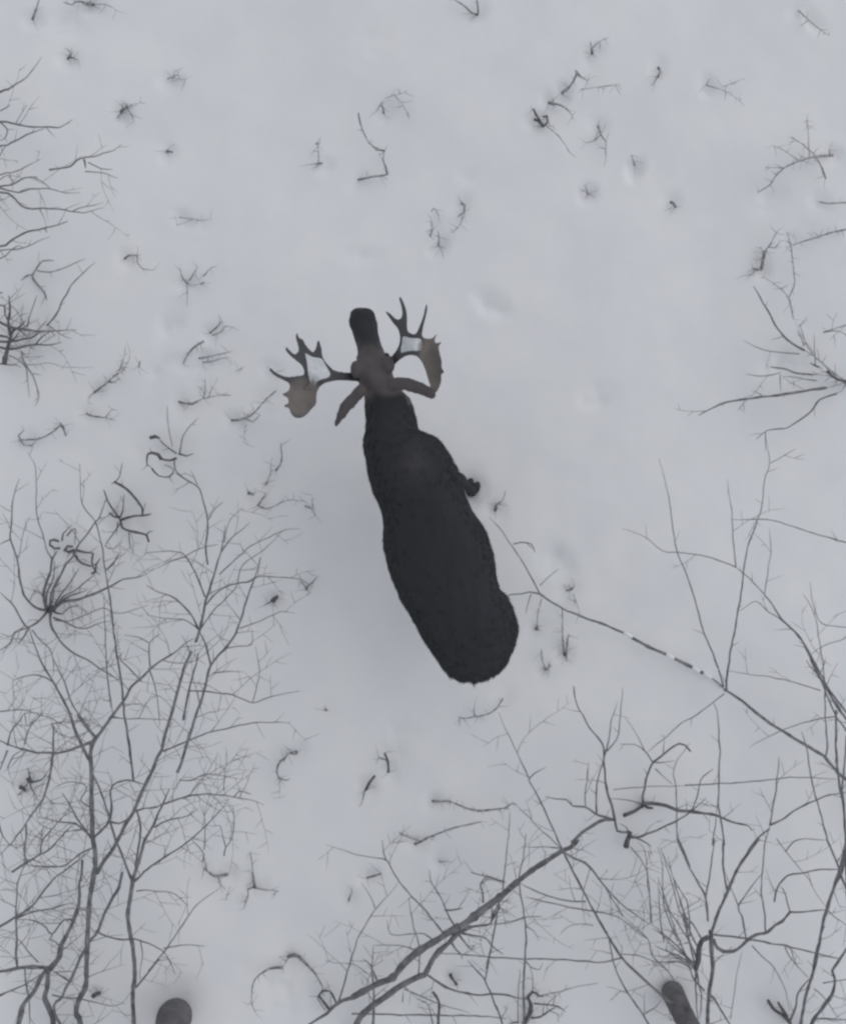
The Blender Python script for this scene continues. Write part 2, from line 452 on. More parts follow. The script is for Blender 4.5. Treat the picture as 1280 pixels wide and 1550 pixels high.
tuft("twig", "club-shaped twig slanting up in the snow above two flat parallel twigs", "twig", [(2, 4, "I: 845,518 875,465 905,435 938,414")])
tuft("stems", "narrow leaf-shaped pair of stems beyond the tip of the club-shaped twig", "stems", [(3, 1.6, "I: 968,378 995,355 1024,322"), (2.4, 1.4, "I: 980,388 1020,372 1040,345 1072,350")])
tuft("stems", "two flat parallel twigs joined at one end, lying in a hollow", "stems", [(3.4, 1.2, "I: 918,494 950,490 1005,476 1075,460"), (3, 1.4, "I: 935,512 975,510 1020,495 1062,490"), (1, .8, "I: 1085,555 1120,540")], mat=M_FROST)
tuft("sprig", "antler-like sprig with upright shoots below the two flat parallel twigs", "sprig", [(4.5, 3, "I: 825,695 855,702 885,706"), (3.4, 2.2, "I: 885,706 915,690 940,680"), (2, 1, "I: 940,680 1000,668 1068,664"), (1.8, 1, "I: 940,680 946,640 945,585"), (2, 1.2, "I: 960,675 972,650 980,628")])
tuft("twig", "dark jointed twig pointing at the hanging left ear, left of the palmate antler", "twig", [(4.5, 3, "I: 1068,781 1100,778 1135,768"), (3, 2, "I: 1135,770 1175,745 1210,700"), (2, 3, "I: 1210,702 1240,672 1268,645"), (2.6, 1.6, "I: 1135,775 1165,788 1200,755"), (1, .8, "I: 1130,800 1125,880")], dim=.04)
tuft("twig", "short stub of twig just below the tip of the left antler's lowest tine", "twig", [(4, 3, "I: 1245,545 1262,565 1284,582")])
tuft("stems", "feathery slanting clump of stems in the snow between two shrubs on the left", "stems", [(4, 2.6, "I: 436,652 470,625 505,602"), (3.6, 2, "I: 500,603 525,605 552,590"), (2.2, 1, "I: 500,600 535,570 556,540 560,500"), (1.5, 1, "I: 520,575 560,560 590,515 600,470"), (1.6, 1, "I: 436,652 412,675 405,700"), (3.5, 2.5, "I: 640,530 648,505"), (1.2, .8, "I: 556,540 575,480 580,440")], dim=.04)
tuft("twig", "flat forked twig just under the feathery slanting clump", "twig", [(3.4, 2, "I: 400,750 435,764 495,770"), (1.6, 1, "I: 490,770 500,745 522,732"), (1.2, .8, "I: 480,768 540,782")])
tuft("twig", "looped twig with a knob at its far end, above the lower left thicket", "twig", [(3, 2.2, "I: 130,868 165,870 215,850 265,818"), (3.4, 3, "I: 262,818 285,800 278,792"), (4, 3, "I: 285,805 296,825 303,852"), (3, 2, "I: 130,872 95,870 85,850 110,826"), (2.6, 2, "I: 92,872 110,895 145,900 165,880")], dim=.03)
tuft("twig", "bent thin twig with a bud where the snow dips beside the moose's shadow", "twig", [(3.6, 2.4, "A: 1040,335 1058,308 1072,285"), (2, 1.2, "A: 1045,335 1080,346 1120,330 1165,312 1230,318"), (5, 4, "A: 1000,282 1025,290"), (3.4, 2, "A: 1230,335 1262,350 1275,375"), (1.4, .8, "A: 1262,350 1258,290")], dim=.02)
tuft("stems", "faint upright stem with buds rising towards the hanging left ear", "stems", [(3.6, 2, "A: 1074,250 1078,238"), (1.6, 1, "A: 1080,236 1092,195 1094,150"), (3.4, 1.2, "A: 1112,195 1130,170 1138,135 1132,75")], dim=.02)
tuft("leaf", "dark drop-shaped dead leaf with a thin stalk in the snow beside the moose's belly", "leaf", [(8, 4, "a2: 1046,838 1062,820 1086,800"), (2.4, 1.4, "a2: 1040,838 1015,852 985,872")], mat=M_DARK)
tuft("twig", "curled scrap of twig between the drop-shaped leaf and the moose", "twig", [(3.4, 2, "A: 1236,676 1245,655 1262,645 1272,625"), (2, 1, "A: 1240,668 1215,640 1205,610")], dim=.02)
tuft("twig", "barely visible dot of bark in the snow behind the moose", "twig", [(3.4, 2.4, "L: 392,234 408,236")], dim=.01)
tuft("stems", "dark beaded stem curling round a small hollow below the moose's shadow", "stems", [(7, 6, "L: 210,508 178,512"), (3.4, 3, "L: 176,512 148,520 130,552"), (5, 3, "L: 130,552 108,562 88,592 80,636"), (3.4, 2.4, "L: 80,636 90,666 118,682 140,690 160,684"), (1.2, .8, "L: 95,672 100,700 98,760 96,805")], dim=.04)
tuft("stem", "dark upright slash of stem in the trodden snow behind the moose, upper of two", "stem", [(5, 3.4, "L: 800,636 798,570 775,510"), (2, 1, "L: 790,560 740,540 730,520")], dim=.03, mat=M_DARK)
tuft("stem", "dark slanting slash of stem in the trodden snow behind the moose, lower of two", "stem", [(6, 4, "L: 655,750 675,708 712,662"), (2.4, 1, "L: 650,755 640,790 625,850")], dim=.05, mat=M_DARK)
tuft("twig", "smile-shaped twig with one upright barb just behind the rump", "twig", [(3, 2.4, "C: 962,154 940,190 905,216 860,225"), (2.6, 2, "C: 860,225 820,232 786,234"), (2.6, 1.4, "C: 850,226 844,196"), (2, 1, "C: 790,225 788,244")])
tuft("branch", "broken branch lying in two pieces end to end above the leaning dark trunk", "branch", [(5, 4, "C: 678,568 712,569 745,568"), (3, 2, "C: 745,568 762,574"), (3, 3.4, "C: 768,577 820,598 860,607"), (4, 3, "C: 860,608 930,602 985,592"), (4, 2, "C: 975,596 1000,576 1020,582")])
tuft("branch", "thin forked branch lying parallel under the broken two-piece branch", "branch", [(4.4, 3.4, "C: 606,742 635,730 665,712"), (3, 2.6, "C: 665,714 740,684 800,668 875,652"), (2.6, 2, "C: 545,694 580,714 630,730"), (1.4, 1, "C: 520,736 580,730")])
tuft("twig", "short level dash of twig beside the leaning forked stem tips", "twig", [(4, 3, "C: 415,878 445,870 472,860")])
tuft("twig", "short steep dash of twig below the level dash", "twig", [(3.6, 2.4, "C: 340,970 346,952 354,935")])
tuft("twig", "faint flat dash of twig in clear snow above the leaning dark trunk's side twigs", "twig", [(2.6, 2, "C: 706,814 730,811 758,815")], mat=M_FROST)
tuft("grass_blade", "thick arched dead stem bowed over a round hollow near the bottom edge", "stem", [(6, 5, "C: 96,1196 120,1190 140,1196 165,1222"), (5, 4, "C: 165,1222 190,1248 205,1265"), (3, 1.4, "C: 205,1265 220,1290 232,1315 240,1350"), (1.6, 1, "C: 100,1192 88,1215 74,1238"), (5, 3, "C: 76,1240 50,1240 20,1245 -10,1262"), (2.6, 1.2, "C: -10,1262 -40,1290 -52,1340 -50,1390 -30,1430")], k=.002, dim=.03)
tuft("stems", "dark stub with a pale level tail near the lower left thicket's outer twigs", "stems", [(6, 5, "B: 920,650 890,658 862,656"), (4, 2.4, "B: 862,656 840,640 820,626"), (2.4, 1.2, "B: 835,640 828,600 815,570"), (3, 1.6, "B: 880,658 890,690 910,712"), (1.6, 1, "B: 915,735 914,755")], dim=.05)
tuft("twig", "zigzag upright twig with a pale level side shoot, on clear snow beside the thicket", "twig", [(5, 4, "B: 1028,704 1024,680 1020,645"), (2, 1, "B: 1020,645 1018,610 1010,560"), (4, 2.6, "B: 1022,702 1000,712 1002,735"), (3.4, 1.4, "B: 1002,735 992,762 982,792"), (2, 1, "B: 1028,706 1075,712 1125,718")], dim=.04)
tuft("leaf", "small oblong dead leaf in the snow between the two thickest lower left trunks", "leaf", [(8, 6, "b2: 752,1058 775,1042 805,1032")], mat=M_DARK)
tuft("stems", "dark fuzzy clump of moss and stems showing through the lower left thicket", "stems", [(8, 5, "b1: 165,595 185,605 205,625"), (9, 5, "b1: 225,520 240,545 262,555"), (2.4, 2.4, "b1: 185,605 215,580 235,540"), (3, 2, "b1: 262,555 310,545 340,535 375,498"), (2.4, 1.4, "b1: 145,660 190,620 205,625"), (3, 1.4, "b1: 240,540 235,480 220,440"), (3, 1, "b1: 240,545 250,600 290,660 300,700")], mat=M_DARK, dim=.06, dens=.08, tl=16)
tuft("leaf", "small stub of dark bark just right of the moose's visible front hoof", "leaf", [(5.5, 4, "G: 268,360 272,340 276,320"), (2, 1, "G: 278,325 310,300 332,240")], dim=.03)
tuft("twig", "small knot of twig near the thin stem right of the rump", "twig", [(4, 3, "G: 686,828 704,826 724,818"), (1.4, .9, "G: 725,850 745,900 762,960"), (2, 1, "G: 712,822 732,800")], dim=.03)
tuft("twig", "hooked stem with a blunt foot in the snow right of the rump", "twig", [(5, 4, "G: 560,1292 580,1290"), (2.4, 1.4, "G: 562,1285 545,1240 540,1170"), (3, 1.4, "G: 582,1280 590,1262")], dim=.02)
tuft("twig", "blunt speck of bark just outside the moose's rump", "twig", [(6, 5, "G: 503,1052 520,1058"), (1.6, 1, "G: 512,1045 520,960 540,880")], dim=.02)
tuft("stems", "narrow bundle of three upright dead stems right of the rump", "stems", [(5, 2, "G: 672,1210 668,1150 662,1085"), (4, 1.6, "G: 680,1215 690,1150 700,1080"), (1.2, .8, "G: 662,1090 664,1020 662,940"), (3, 1, "G: 680,1205 688,1250")], dim=.04)
tuft("stems", "two thick dark prongs of broken stem at the bottom edge near the right corner", "stems", [(6, 5, "d1: 895,1280 870,1245 830,1212"), (6, 5, "d1: 830,1212 780,1180 740,1120"), (6, 4, "d1: 870,1230 845,1190 810,1135")], mat=M_DARK, dim=.04, k=.004)
tuft("stems", "dense dark knot of stems and moss under the crossing twigs at the bottom edge", "stems", [(9, 7, "c2: 240,1280 265,1240 285,1200"), (8, 4, "c2: 285,1200 290,1150 270,1100"), (5, 4, "c2: 262,1110 300,1060 350,1090"), (3, 1.6, "c2: 310,1140 400,1150 480,1162 530,1205"), (4, 2, "c2: 290,1240 350,1235 420,1190 460,1160"), (3, 1.4, "c2: 350,1090 390,1080"), (3, 1.4, "c2: 200,1270 130,1280")], mat=M_DARK, dim=.06, dens=.10, tl=15)
tuft("twig", "S-shaped dark twig in the snow between the two lower limbs of the leaning trunk", "twig", [(6, 3, "c1: 918,935 930,960 945,985"), (3, 6, "c1: 945,985 958,1000 966,1012")], mat=M_DARK)

PL = []
def build_plants():
    G = "saplings and shrubs standing in the snow"
    # ---- lower left thicket
    p = Plant("sapling", "thick forked sapling at the bottom left corner, its limb reaching the left edge", "sapling", (80, 1640), k=.0030, zmax=1.9, dens=.030, tl=46, group=G, seed=1)
    p.part("trunk", 9, 7, "S: 80,1640 b2: 430,1290 405,1180 360,1070 385,960 390,850", dens=0)
    p.part("branch", 8.5, 3.5, "b2: 390,850 450,780 480,740 495,640 540,560 590,450 630,350 645,240 640,150 660,60 665,-40")
    p.part("branch", 7, 4.5, "b2: 395,830 300,822 200,825 120,838 60,850 -20,862")
    p.part("stump_branch", 7, 8, "b2: 370,850 320,920 290,1000 225,1080 180,1150 150,1290", dens=0) if False else p.part("branch", 6, 8.5, "b2: 370,850 320,920 290,1000 225,1080 180,1150 145,1300", dens=0)
    p.part("branch", 4, 1.6, "b2: 140,830 130,700 140,600 130,450 130,300 150,120 200,0 b1: 220,1210", dens=.05)
    p.part("branch", 2.6, 1.6, "b2: 200,835 210,960 230,1070 242,1290")
    p.part("branch", 3, 1.6, "b2: -20,1060 120,1000 210,960 290,910 350,860")
    p.part("branch", 3, 1.5, "b2: 130,430 200,400 300,370 420,350 520,320 600,300")
    p.part("branch", 2.4, 1.2, "b2: 310,785 230,700 150,600 120,560", dens=.05)
    p.part("branch", 4.2, 2.2, "b2: -20,505 60,460 140,410 250,340 370,190 440,110 510,50 b1: 560,1240 640,1180 720,1110")
    p.part("branch", 3.2, 1.6, "b2: 600,450 520,440 420,560 370,500 330,470 230,440 130,440")
    p.part("branch", 2.2, 1.2, "b2: 420,560 400,600 450,620 500,700 440,740", dens=.05)
    p = Plant("sapling", "tallest sapling of the lower left thicket, one long trunk forking high into a Y", "sapling", (118, 1625), k=.0034, zmax=2.3, dens=.036, tl=44, group=G, seed=2)
    p.part("trunk", 8, 6.5, "S: 118,1625 b2: 650,1290 612,1190 640,1080 690,980 700,800 705,650 712,480 722,300 745,150 770,0 b1: 768,1220 765,1100 748,980 742,800 738,600 738,450 730,330 755,230 775,195", dens=.02)
    p.part("branch", 5.5, 2.2, "b1: 770,205 850,100 920,0 a3: 880,900 1000,750 1060,640 1130,580 1215,490 1280,440 A: 700,930 745,895 780,872")
    p.part("branch", 3.6, 1.6, "b1: 775,195 700,110 620,10 a3: 750,1030 680,920 600,810 560,710 520,600 460,480 430,420 400,330 330,270")
    p.part("branch", 5, 2.4, "b1: 715,370 680,300 650,230 600,120 565,0 a3: 620,1050 570,870 500,730 430,600 350,470 290,330 250,220 238,170")
    p.part("branch", 4.6, 2.4, "b1: 755,225 700,245 640,272 500,315 400,318 300,315 180,290 60,250 -10,212")
    p.part("branch", 3.4, 1.6, "b1: 430,320 430,220 432,110 a3: 430,980 415,940 500,930 540,870", dens=.06)
    p.part("branch", 3.6, 2, "b1: 425,330 410,480 380,600 330,720 250,830 170,950 80,1060 -10,1145")
    p.part("branch", 3.4, 2, "b1: 210,900 210,1010 195,1130 215,1200")
    p.part("branch", 4, 1.8, "b1: 100,1280 230,1195 390,1105 480,1010 560,930 620,880", dens=.06)
    p.part("branch", 2.4, 1.2, "b1: 325,1130 340,1030 400,950 460,890 520,830 580,790")
    p.part("branch", 4.5, 2.4, "b1: 760,1000 830,930 880,870 900,720 890,620 940,565 1040,540 1100,560 1180,578")
    p.part("branch", 3, 1.6, "b1: 880,870 960,890 1040,850 1090,790 1150,770 1280,760")
    p.part("branch", 3.4, 1.6, "b1: 735,1010 680,930 620,840 560,740 500,640", dens=.07)
    p.part("branch", 3, 1.4, "b1: 720,980 600,890 500,880 390,855 300,840", dens=.06)
    p.part("branch", 3, 1.6, "b1: 740,1090 640,1140 540,1220 430,1240 280,1230 200,1210", dens=.05)
    p.part("branch", 2.2, 1, "b1: 735,760 650,700 700,600 620,555 520,565 440,600 400,640", dens=.05)
    p.part("branch", 3, 1.6, "b1: 60,300 20,400 -10,470", dens=.05)
    p.part("branch", 2.6, 1.2, "b1: 60,260 100,130 160,60 200,0 a3: 220,960 290,870 340,860", dens=.04)
    p.part("branch", 2.2, 1.2, "b1: 200,250 230,140 300,40 340,0 a3: 330,870 400,880 470,930 570,980", dens=.04)
    p.part("branch", 2.4, 1.2, "b1: 60,440 110,340 180,300", dens=.05)
    p.part("branch", 2.2, 1.2, "a3: -10,838 100,830 190,826 260,845 340,868", dens=.05)
    p.part("branch", 2.4, 1.1, "b1: -10,880 20,990 80,1060 160,1090", dens=.05)
    p = Plant("sapling", "slender sapling rising straight beside the tallest one and leaning over it", "sapling", (126, 1610), k=.0036, zmax=2.4, dens=.03, tl=36, group=G, seed=3)
    p.part("trunk", 4, 5, "S: 126,1610 b2: 440,1190 500,1060 560,940 610,840 660,720 720,620 790,530 840,400 910,260 960,180 985,60", dens=.03)
    p.part("branch", 6, 4, "b1: 780,1290 850,1180 920,1080 965,1000 1010,900 1070,810 1110,720 1160,600 1200,520 1240,440 b3: 200,360 240,290 250,240 280,120 320,0 A: 710,1110 740,1000 770,925", dens=.03)
    p.part("branch", 3.4, 3, "b1: 1100,780 1130,880 1132,1000 1110,1130 1090,1240")
    p.part("branch", 4, 2.4, "A: 740,1200 752,1130 770,1050 802,930", dens=.02)
    p.part("branch", 2.4, 1.2, "b2: 560,940 450,870 430,860 620,865", dens=.05)
    p.part("branch", 2.4, 1.2, "b2: 420,1050 520,1070 640,1080 780,1110 900,1140 1000,1110", dens=.03)
    p = Plant("sapling", "right-hand trunk of the lower left thicket, wide-forked, its twigs reaching open snow", "sapling", (202, 1620), k=.0036, zmax=2.5, dens=.030, tl=38, group=G, seed=4)
    p.part("trunk", 6, 6.5, "S: 202,1620 b2: 1080,1290 1070,1050 1088,900 1078,700 1052,560 1032,400 1058,230 1070,120", dens=.0)
    p.part("branch", 6, 2.6, "b2: 1070,120 1110,0 b1: 1140,1130 1170,1020 1240,900 1280,800 b3: 240,750 300,610", dens=.03)
    p.part("branch", 4.8, 2.4, "b3: 365,475 400,390 440,250 480,130 520,0 A: 820,1100 850,980 910,910 960,830 1000,700 1030,620 1050,545", dens=.03)
    p.part("branch", 3.8, 1.6, "b2: 1085,130 1180,40 b3: 90,1280 250,1170 420,1060 560,940 650,850 740,750 770,700")
    p.part("branch", 3, 1.4, "b2: 1100,985 1170,900 1280,760 B: 600,1040 660,965 720,880 780,790 830,745 885,708", dens=.012)
    p.part("branch", 3, 1.4, "b2: 770,530 860,575 1000,605 B: 545,912 600,930 655,960 690,1010 707,1055", dens=.012)
    p.part("branch", 2, 1, "B: 660,950 740,936 830,940", dens=.01)
    p.part("branch", 4, 3, "b2: 1065,120 1040,60 1010,0 b1: 990,1170 950,1060 900,900 850,740 800,600 755,500", dens=.03)
    p.part("branch", 3, 1.2, "b3: 180,920 250,880 300,860 400,840 470,815 530,770", dens=.05)
    p.part("branch", 3, 1.2, "b3: 230,740 320,710 450,670 580,650 700,655 830,680 960,700 1070,745", dens=.03)
    p.part("branch", 2, 1, "b3: 40,790 100,770 220,745 350,700 470,655 500,600 590,500 690,335", dens=.03)
    p.part("branch", 2, 1, "b3: 820,675 860,630 900,632 965,655", dens=.02)
    p.part("branch", 2.2, 1, "b3: 380,535 470,545 590,490 700,500 780,510 870,530", dens=.04)
    p.part("branch", 3, 1.2, "b3: 250,305 330,275 410,240 500,205 600,160 750,130 900,90 1040,72 1280,76", dens=.025)
    p.part("branch", 2, 1, "b3: 570,1200 580,1140 530,1070 480,1020", dens=.03)
    p.part("branch", 2, 1, "b3: 740,1150 755,1080 790,1040 815,960 825,860 812,750", dens=.03)
    p.part("branch", 1.8, .9, "b3: 580,1100 590,960 580,800 570,740", dens=.02)
    p.part("branch", 1.6, .9, "b3: 755,1080 730,990 710,910 640,915", dens=.02)
    p.part("branch", 1.6, .9, "b3: 735,620 745,540 738,420", dens=.03)
    p.part("branch", 2, 1, "b2: 1100,210 1180,200 1280,215 S: 262,1352 285,1372", dens=.03)
    p.part("branch", 2, 1, "b2: 1130,600 1150,720 1130,850 1130,940", dens=.02)
    # upper crown: twigs of the right-hand trunk fan out high up
    p.part("branch", 3.6, 2.6, "A: 850,975 832,905 805,845", dens=.01)
    p.part("branch", 4.6, 1.6, "A: 790,885 805,840 830,720 850,660 880,560 900,480 908,415", dens=.022)
    p.part("branch", 3.4, 1.4, "A: 800,835 770,775 710,712 640,685 590,655", dens=.04)
    p.part("branch", 2.8, 1.2, "A: 828,705 790,610 750,540 720,522 650,520 580,526", dens=.03)
    p.part("branch", 1.8, 1, "A: 750,538 800,510 880,490", dens=.03)
    p.part("branch", 1.8, 1, "A: 745,542 700,556 655,576", dens=.03)
    p.part("branch", 2.6, 1.2, "A: 832,735 870,690 930,655 1010,640 1040,622 1120,622 1200,630 1262,660", dens=.018)
    p.part("branch", 2, 1.2, "A: 812,830 860,760 920,700 958,655 965,600 1000,555 1055,520 1100,480 1140,435", dens=.018)
    p.part("branch", 2.2, 1, "A: 885,612 940,560 1010,500 1080,465 1140,435 1212,424", dens=.015)
    p.part("branch", 1.8, 1, "A: 895,520 930,470 965,440 1008,402", dens=.02)
    p.part("branch", 1.4, .8, "A: 905,480 920,410 950,365 985,345", dens=.01)
    p.part("branch", 1.8, .9, "A: 968,830 1050,800 1130,765 1190,770", dens=.02)
    p.part("branch", 2, 1, "A: 915,910 960,902 1015,895 1015,835", dens=.03)
    p.part("branch", 2.6, 1.2, "A: 765,1082 840,1086 940,1100 1020,1130 1080,1110 1210,1082", dens=.012)
    p.part("branch", 1.4, .8, "A: 1020,1128 1035,1070 1048,1000 1030,900", dens=.01)
    p.part("branch", 2, 1, "A: 860,1010 920,1005 980,1003", dens=.01)
    p.part("branch", 2, 1, "A: 800,832 740,795 660,790 590,775", dens=.03)
    p = Plant("sapling", "thin whip stem with a drooping hook, hanging below the low spidery shrub", "sapling", (312, 960), k=.005, zmax=1.6, dens=.012, tl=22, group=G, seed=5)
    p.part("trunk", 3, 1.8, "A: 838,572 830,500 840,400 822,325 800,260 765,240 710,200", dens=.01)
    p.part("branch", 1.8, 1, "A: 842,390 868,348 900,320", dens=.02)
    p = Plant("sapling", "pair of long thin stems curving up the middle of the left thicket", "sapling", (200, 1330), k=.0028, zmax=1.6, dens=.018, tl=28, group=G, seed=6)
    p.part("trunk", 4, 1.4, "b1: 1076,550 1070,480 1050,330 1030,150 1000,0 A: 490,1040 465,900 450,760 435,650 420,560 405,470 380,395 330,325 325,250 322,165", dens=.02)
    p.part("branch", 2.6, 1.2, "A: 450,1150 440,1080 430,980 425,850 418,700", dens=.03)
    p.part("branch", 2.4, 1.2, "A: 570,1045 530,1000 480,950 465,900", dens=.03)
    p.part("branch", 2.6, 1.2, "A: 606,985 604,890 650,853", dens=.03)
    p.part("branch", 1.8, 1, "A: 605,890 560,868 500,856", dens=.03)
    p.part("branch", 2, 1, "A: 600,990 622,1050 640,1150 645,1227", dens=.04)
    p.part("branch", 2, 1, "A: 450,1190 520,1195 600,1196 680,1200", dens=.02)
    # ---- shrub with a hub
    p = Plant("shrub", "star-shaped shrub whose stems all spring from one dark crown near the left edge", "shrub", (76, 926), k=.0055, zmax=1.2, dens=.020, tl=26, group=G, seed=7, mat=M_BARK)
    p.part("trunk", 11, 7, "a1: 395,1330 410,1300 425,1275", dens=0, mat=M_DARK)
    p.part("branch", 5.5, 2.6, "a1: 380,1300 352,1180 370,1090 410,980 420,890 465,820", dens=.04)
    p.part("branch", 2, 1.1, "a1: 420,885 370,800 345,700 330,650 300,520 295,400 290,200 280,120 220,20")
    p.part("branch", 3.8, 1.5, "a1: 360,1300 290,1280 210,1200 165,1080 145,920 110,800 82,720 95,580 100,430 130,310 158,240")
    p.part("branch", 1.8, 1, "a1: 84,728 40,745 -10,772")
    p.part("branch", 1.2, .8, "a1: 150,880 175,740 205,610 250,540")
    p.part("branch", 4, 1.8, "a1: 400,1290 420,1150 480,1040 520,950 600,850 625,790 700,690 760,600 800,560 860,390")
    p.part("branch", 5, 1.4, "a1: 430,1290 520,1230 620,1215 750,1170 880,1110 1000,1050 1130,1030 1240,965")
    p.part("branch", 4.4, 1.6, "a1: 440,1270 540,1200 640,1160 700,1135", dens=.05)
    p.part("branch", 4, 1.4, "a3: 405,60 410,140 460,230 530,320 600,370 700,420 780,470 850,520 970,590")
    p.part("branch", 3, 1.2, "a3: 430,80 520,110 600,155 700,165 780,130 905,104")
    p.part("branch", 2, 1, "a3: 440,100 560,110 660,70 830,5 A: 480,770 600,735")
    p.part("branch", 4, 1.8, "a3: 380,30 320,100 230,160 180,110 130,20 a1: 90,1240 0,1155")
    p.part("branch", 3.4, 1.8, "a3: 235,155 200,220 145,300", dens=.03)
    p.part("branch", 3, 1.8, "a3: 235,160 120,200 90,275 -10,350", dens=.03)
    p.part("branch", 2, 1, "a3: 260,180 330,270 400,330 430,420 425,560", dens=.04)
    p.part("branch", 2.4, 1.2, "a3: 425,600 380,570 300,545 200,555 100,595", dens=.04)
    p.part("branch", 3, 1.4, "a1: 420,1290 480,1190 560,1080 640,960", dens=.05)
    p.part("branch", 3, 1.4, "a1: 440,1300 520,1180 600,1150 700,1060 770,1010", dens=.05)
    p.part("branch", 3, 1.4, "a1: 400,1310 430,1200 440,1120 500,1080", dens=.05)
    p.part("branch", 3, 1.6, "a1: 430,1310 500,1330 560,1280 640,1260", dens=.05)
    p.part("branch", 3.4, 1.6, "a1: 370,1290 385,1150 430,1040 440,900", dens=.03)
    p = Plant("shrub", "small shrub of curled dark stems between the star-shaped shrub and the peaked one", "shrub", (112, 838), k=.003, zmax=.5, dens=.02, tl=12, group=G, seed=8, mat=M_DARK)
    p.part("stem", 5, 3.6, "a1: 600,850 595,812 560,832 520,818 545,782 590,785", dens=.02)
    p.part("stem", 4, 3.4, "a1: 486,800 440,802 402,772 405,735 440,728 480,745", dens=0)
    p.part("stem", 3.6, 2.4, "a1: 610,812 680,830 752,842", dens=.03)
    p.part("stem", 4, 2.4, "a1: 610,860 630,895 665,922 720,942 755,950", dens=.04)
    p.part("stem", 5, 2.4, "a1: 742,1005 768,990 775,930 812,880", dens=.04)
    p.part("stem", 3, 1.6, "a1: 752,840 740,920 770,985 810,1010", dens=.05)
    p.part("stem", 2.4, 1, "a1: 500,740 510,680 550,640 590,600", dens=.05)
    p.part("stem", 2.4, 1, "a1: 540,700 580,650 610,640 605,770", dens=.05)
    p = Plant("shrub", "peaked shrub of bent dark stems shaped like a kite, above the star-shaped shrub", "shrub", (181, 786), k=.0036, zmax=.6, dens=.03, tl=16, group=G, seed=9, mat=M_DARK)
    p.part("stem", 3.4, 2.4, "a1: 965,560 920,500 870,420 838,330", dens=.04)
    p.part("stem", 4.4, 3, "a1: 970,550 920,545 880,515", dens=0)
    p.part("stem", 4, 2.6, "a1: 975,570 1030,550 1080,538 1150,536 1222,520", dens=.03)
    p.part("stem", 3.2, 4.4, "a1: 1150,530 1150,480 1080,380 990,300 920,262", dens=.02)
    p.part("stem", 3.6, 3, "a1: 970,570 985,630 1050,660 1120,675 1185,695 1205,750", dens=.02)
    p.part("stem", 2.2, 1.2, "a1: 1180,690 1205,665 1235,660", dens=0)
    p.part("stem", 2.2, 1.2, "a1: 970,550 990,500 1002,370", dens=.03)
    p.part("stem", 2.2, 1.2, "a1: 950,590 945,640 938,690", dens=.03)
    p.part("stem", 2, 1.2, "a1: 1040,670 1050,790 1080,835", dens=.05)
    p.part("stem", 2, 1, "a1: 970,600 900,700 850,780 920,800 990,740", dens=.06)
    p.part("stem", 2, 1, "a1: 960,845 900,940 850,980 A: 460,560 510,520", dens=.05)
    p.part("stem", 1.6, .9, "a1: 900,280 960,230 990,100", dens=.02)
    p = Plant("shrub", "low spidery shrub with a dark leaf clump on one side, above the left thicket", "shrub", (267, 687), k=.004, zmax=.6, dens=.02, tl=13, group=G, seed=10)
    p.part("stem", 4.5, 3.4, "I: 815,955 785,966 745,962", dens=.03, mat=M_DARK)
    p.part("stem", 6, 3.4, "I: 745,962 728,938 700,930 680,938", dens=.10, tl=12, mat=M_DARK)
    p.part("stem", 5, 3, "I: 690,862 715,855 735,862", dens=.08, mat=M_DARK)
    p.part("stem", 2.6, 2, "I: 815,935 780,910 752,888 730,862", dens=.03)
    p.part("stem", 1.4, .9, "I: 795,900 780,820 770,710", dens=.0)
    p.part("stem", 2.2, 1, "I: 828,935 840,870 855,835 912,768", dens=.01)
    p.part("stem", 3.4, 2, "I: 825,935 860,945 890,935", dens=.10, tl=10, mat=M_DARK)
    p.part("stem", 2.8, 2, "I: 700,1002 730,1035 780,1040 802,1010 760,985", dens=.02)
    p.part("stem", 2.4, 1.8, "I: 805,960 810,1010 860,1055 912,1085", dens=.02)
    p.part("stem", 1.4, .9, "I: 912,1080 880,1010", dens=.02)
    p.part("stem", 3, 1.4, "I: 680,940 678,985 700,1000", dens=.06, mat=M_DARK)
    # ---- left edge
    p = Plant("shrub", "dense dark bush half outside the left edge, its bare stems pointing right", "shrub", (-20, 512), k=.0042, zmax=.8, dens=.075, tl=24, group=G, seed=11, mat=M_DARK)
    p.part("stem", 5, 1.2, "i1: -60,560 0,560 80,600 200,625 270,632 400,650 500,645 570,640 640,636 745,634", mat=M_BARK)
    p.part("stem", 4, 2, "i1: -40,745 60,750 130,742 250,720 330,700 400,650")
    p.part("stem", 4.5, 1.2, "i1: -40,790 90,822 220,800 330,775 480,780 600,755")
    p.part("stem", 2.4, 1.2, "i1: 350,770 400,710 500,640", dens=.02)
    p.part("stem", 7, 2, "i1: 45,970 60,880 80,790 105,700 90,600 78,540 95,450 88,300")
    p.part("stem", 8, 4, "i1: 40,960 40,900 70,870", dens=.03)
    p.part("stem", 3, 1.2, "i1: 455,590 520,520 570,430 640,290 700,190 770,120 860,30 920,-20", dens=.015, mat=M_BARK)
    p.part("stem", 1.8, 1.1, "i1: 265,610 280,520 310,430 355,300", dens=.01)
    p.part("stem", 3, 1.4, "i1: 215,850 220,920 262,990 320,1090 360,1200 378,1290 340,1370", dens=.02, mat=M_TWIG)
    p.part("stem", 1.6, .8, "i1: 255,970 350,972 480,955 600,990 750,1000 910,1000", dens=.01, mat=M_FROST)
    p.part("stem", 2.4, 1.2, "i1: 90,885 170,920 250,1000 270,1120 285,1290", dens=.02, mat=M_TWIG)
    p.part("stem", 2, 1, "i1: 460,580 505,620 600,680 700,720", dens=.03, mat=M_TWIG)
    p.part("stem", 4, 2, "i1: 80,600 100,700 130,640 200,600 250,540", dens=.08)
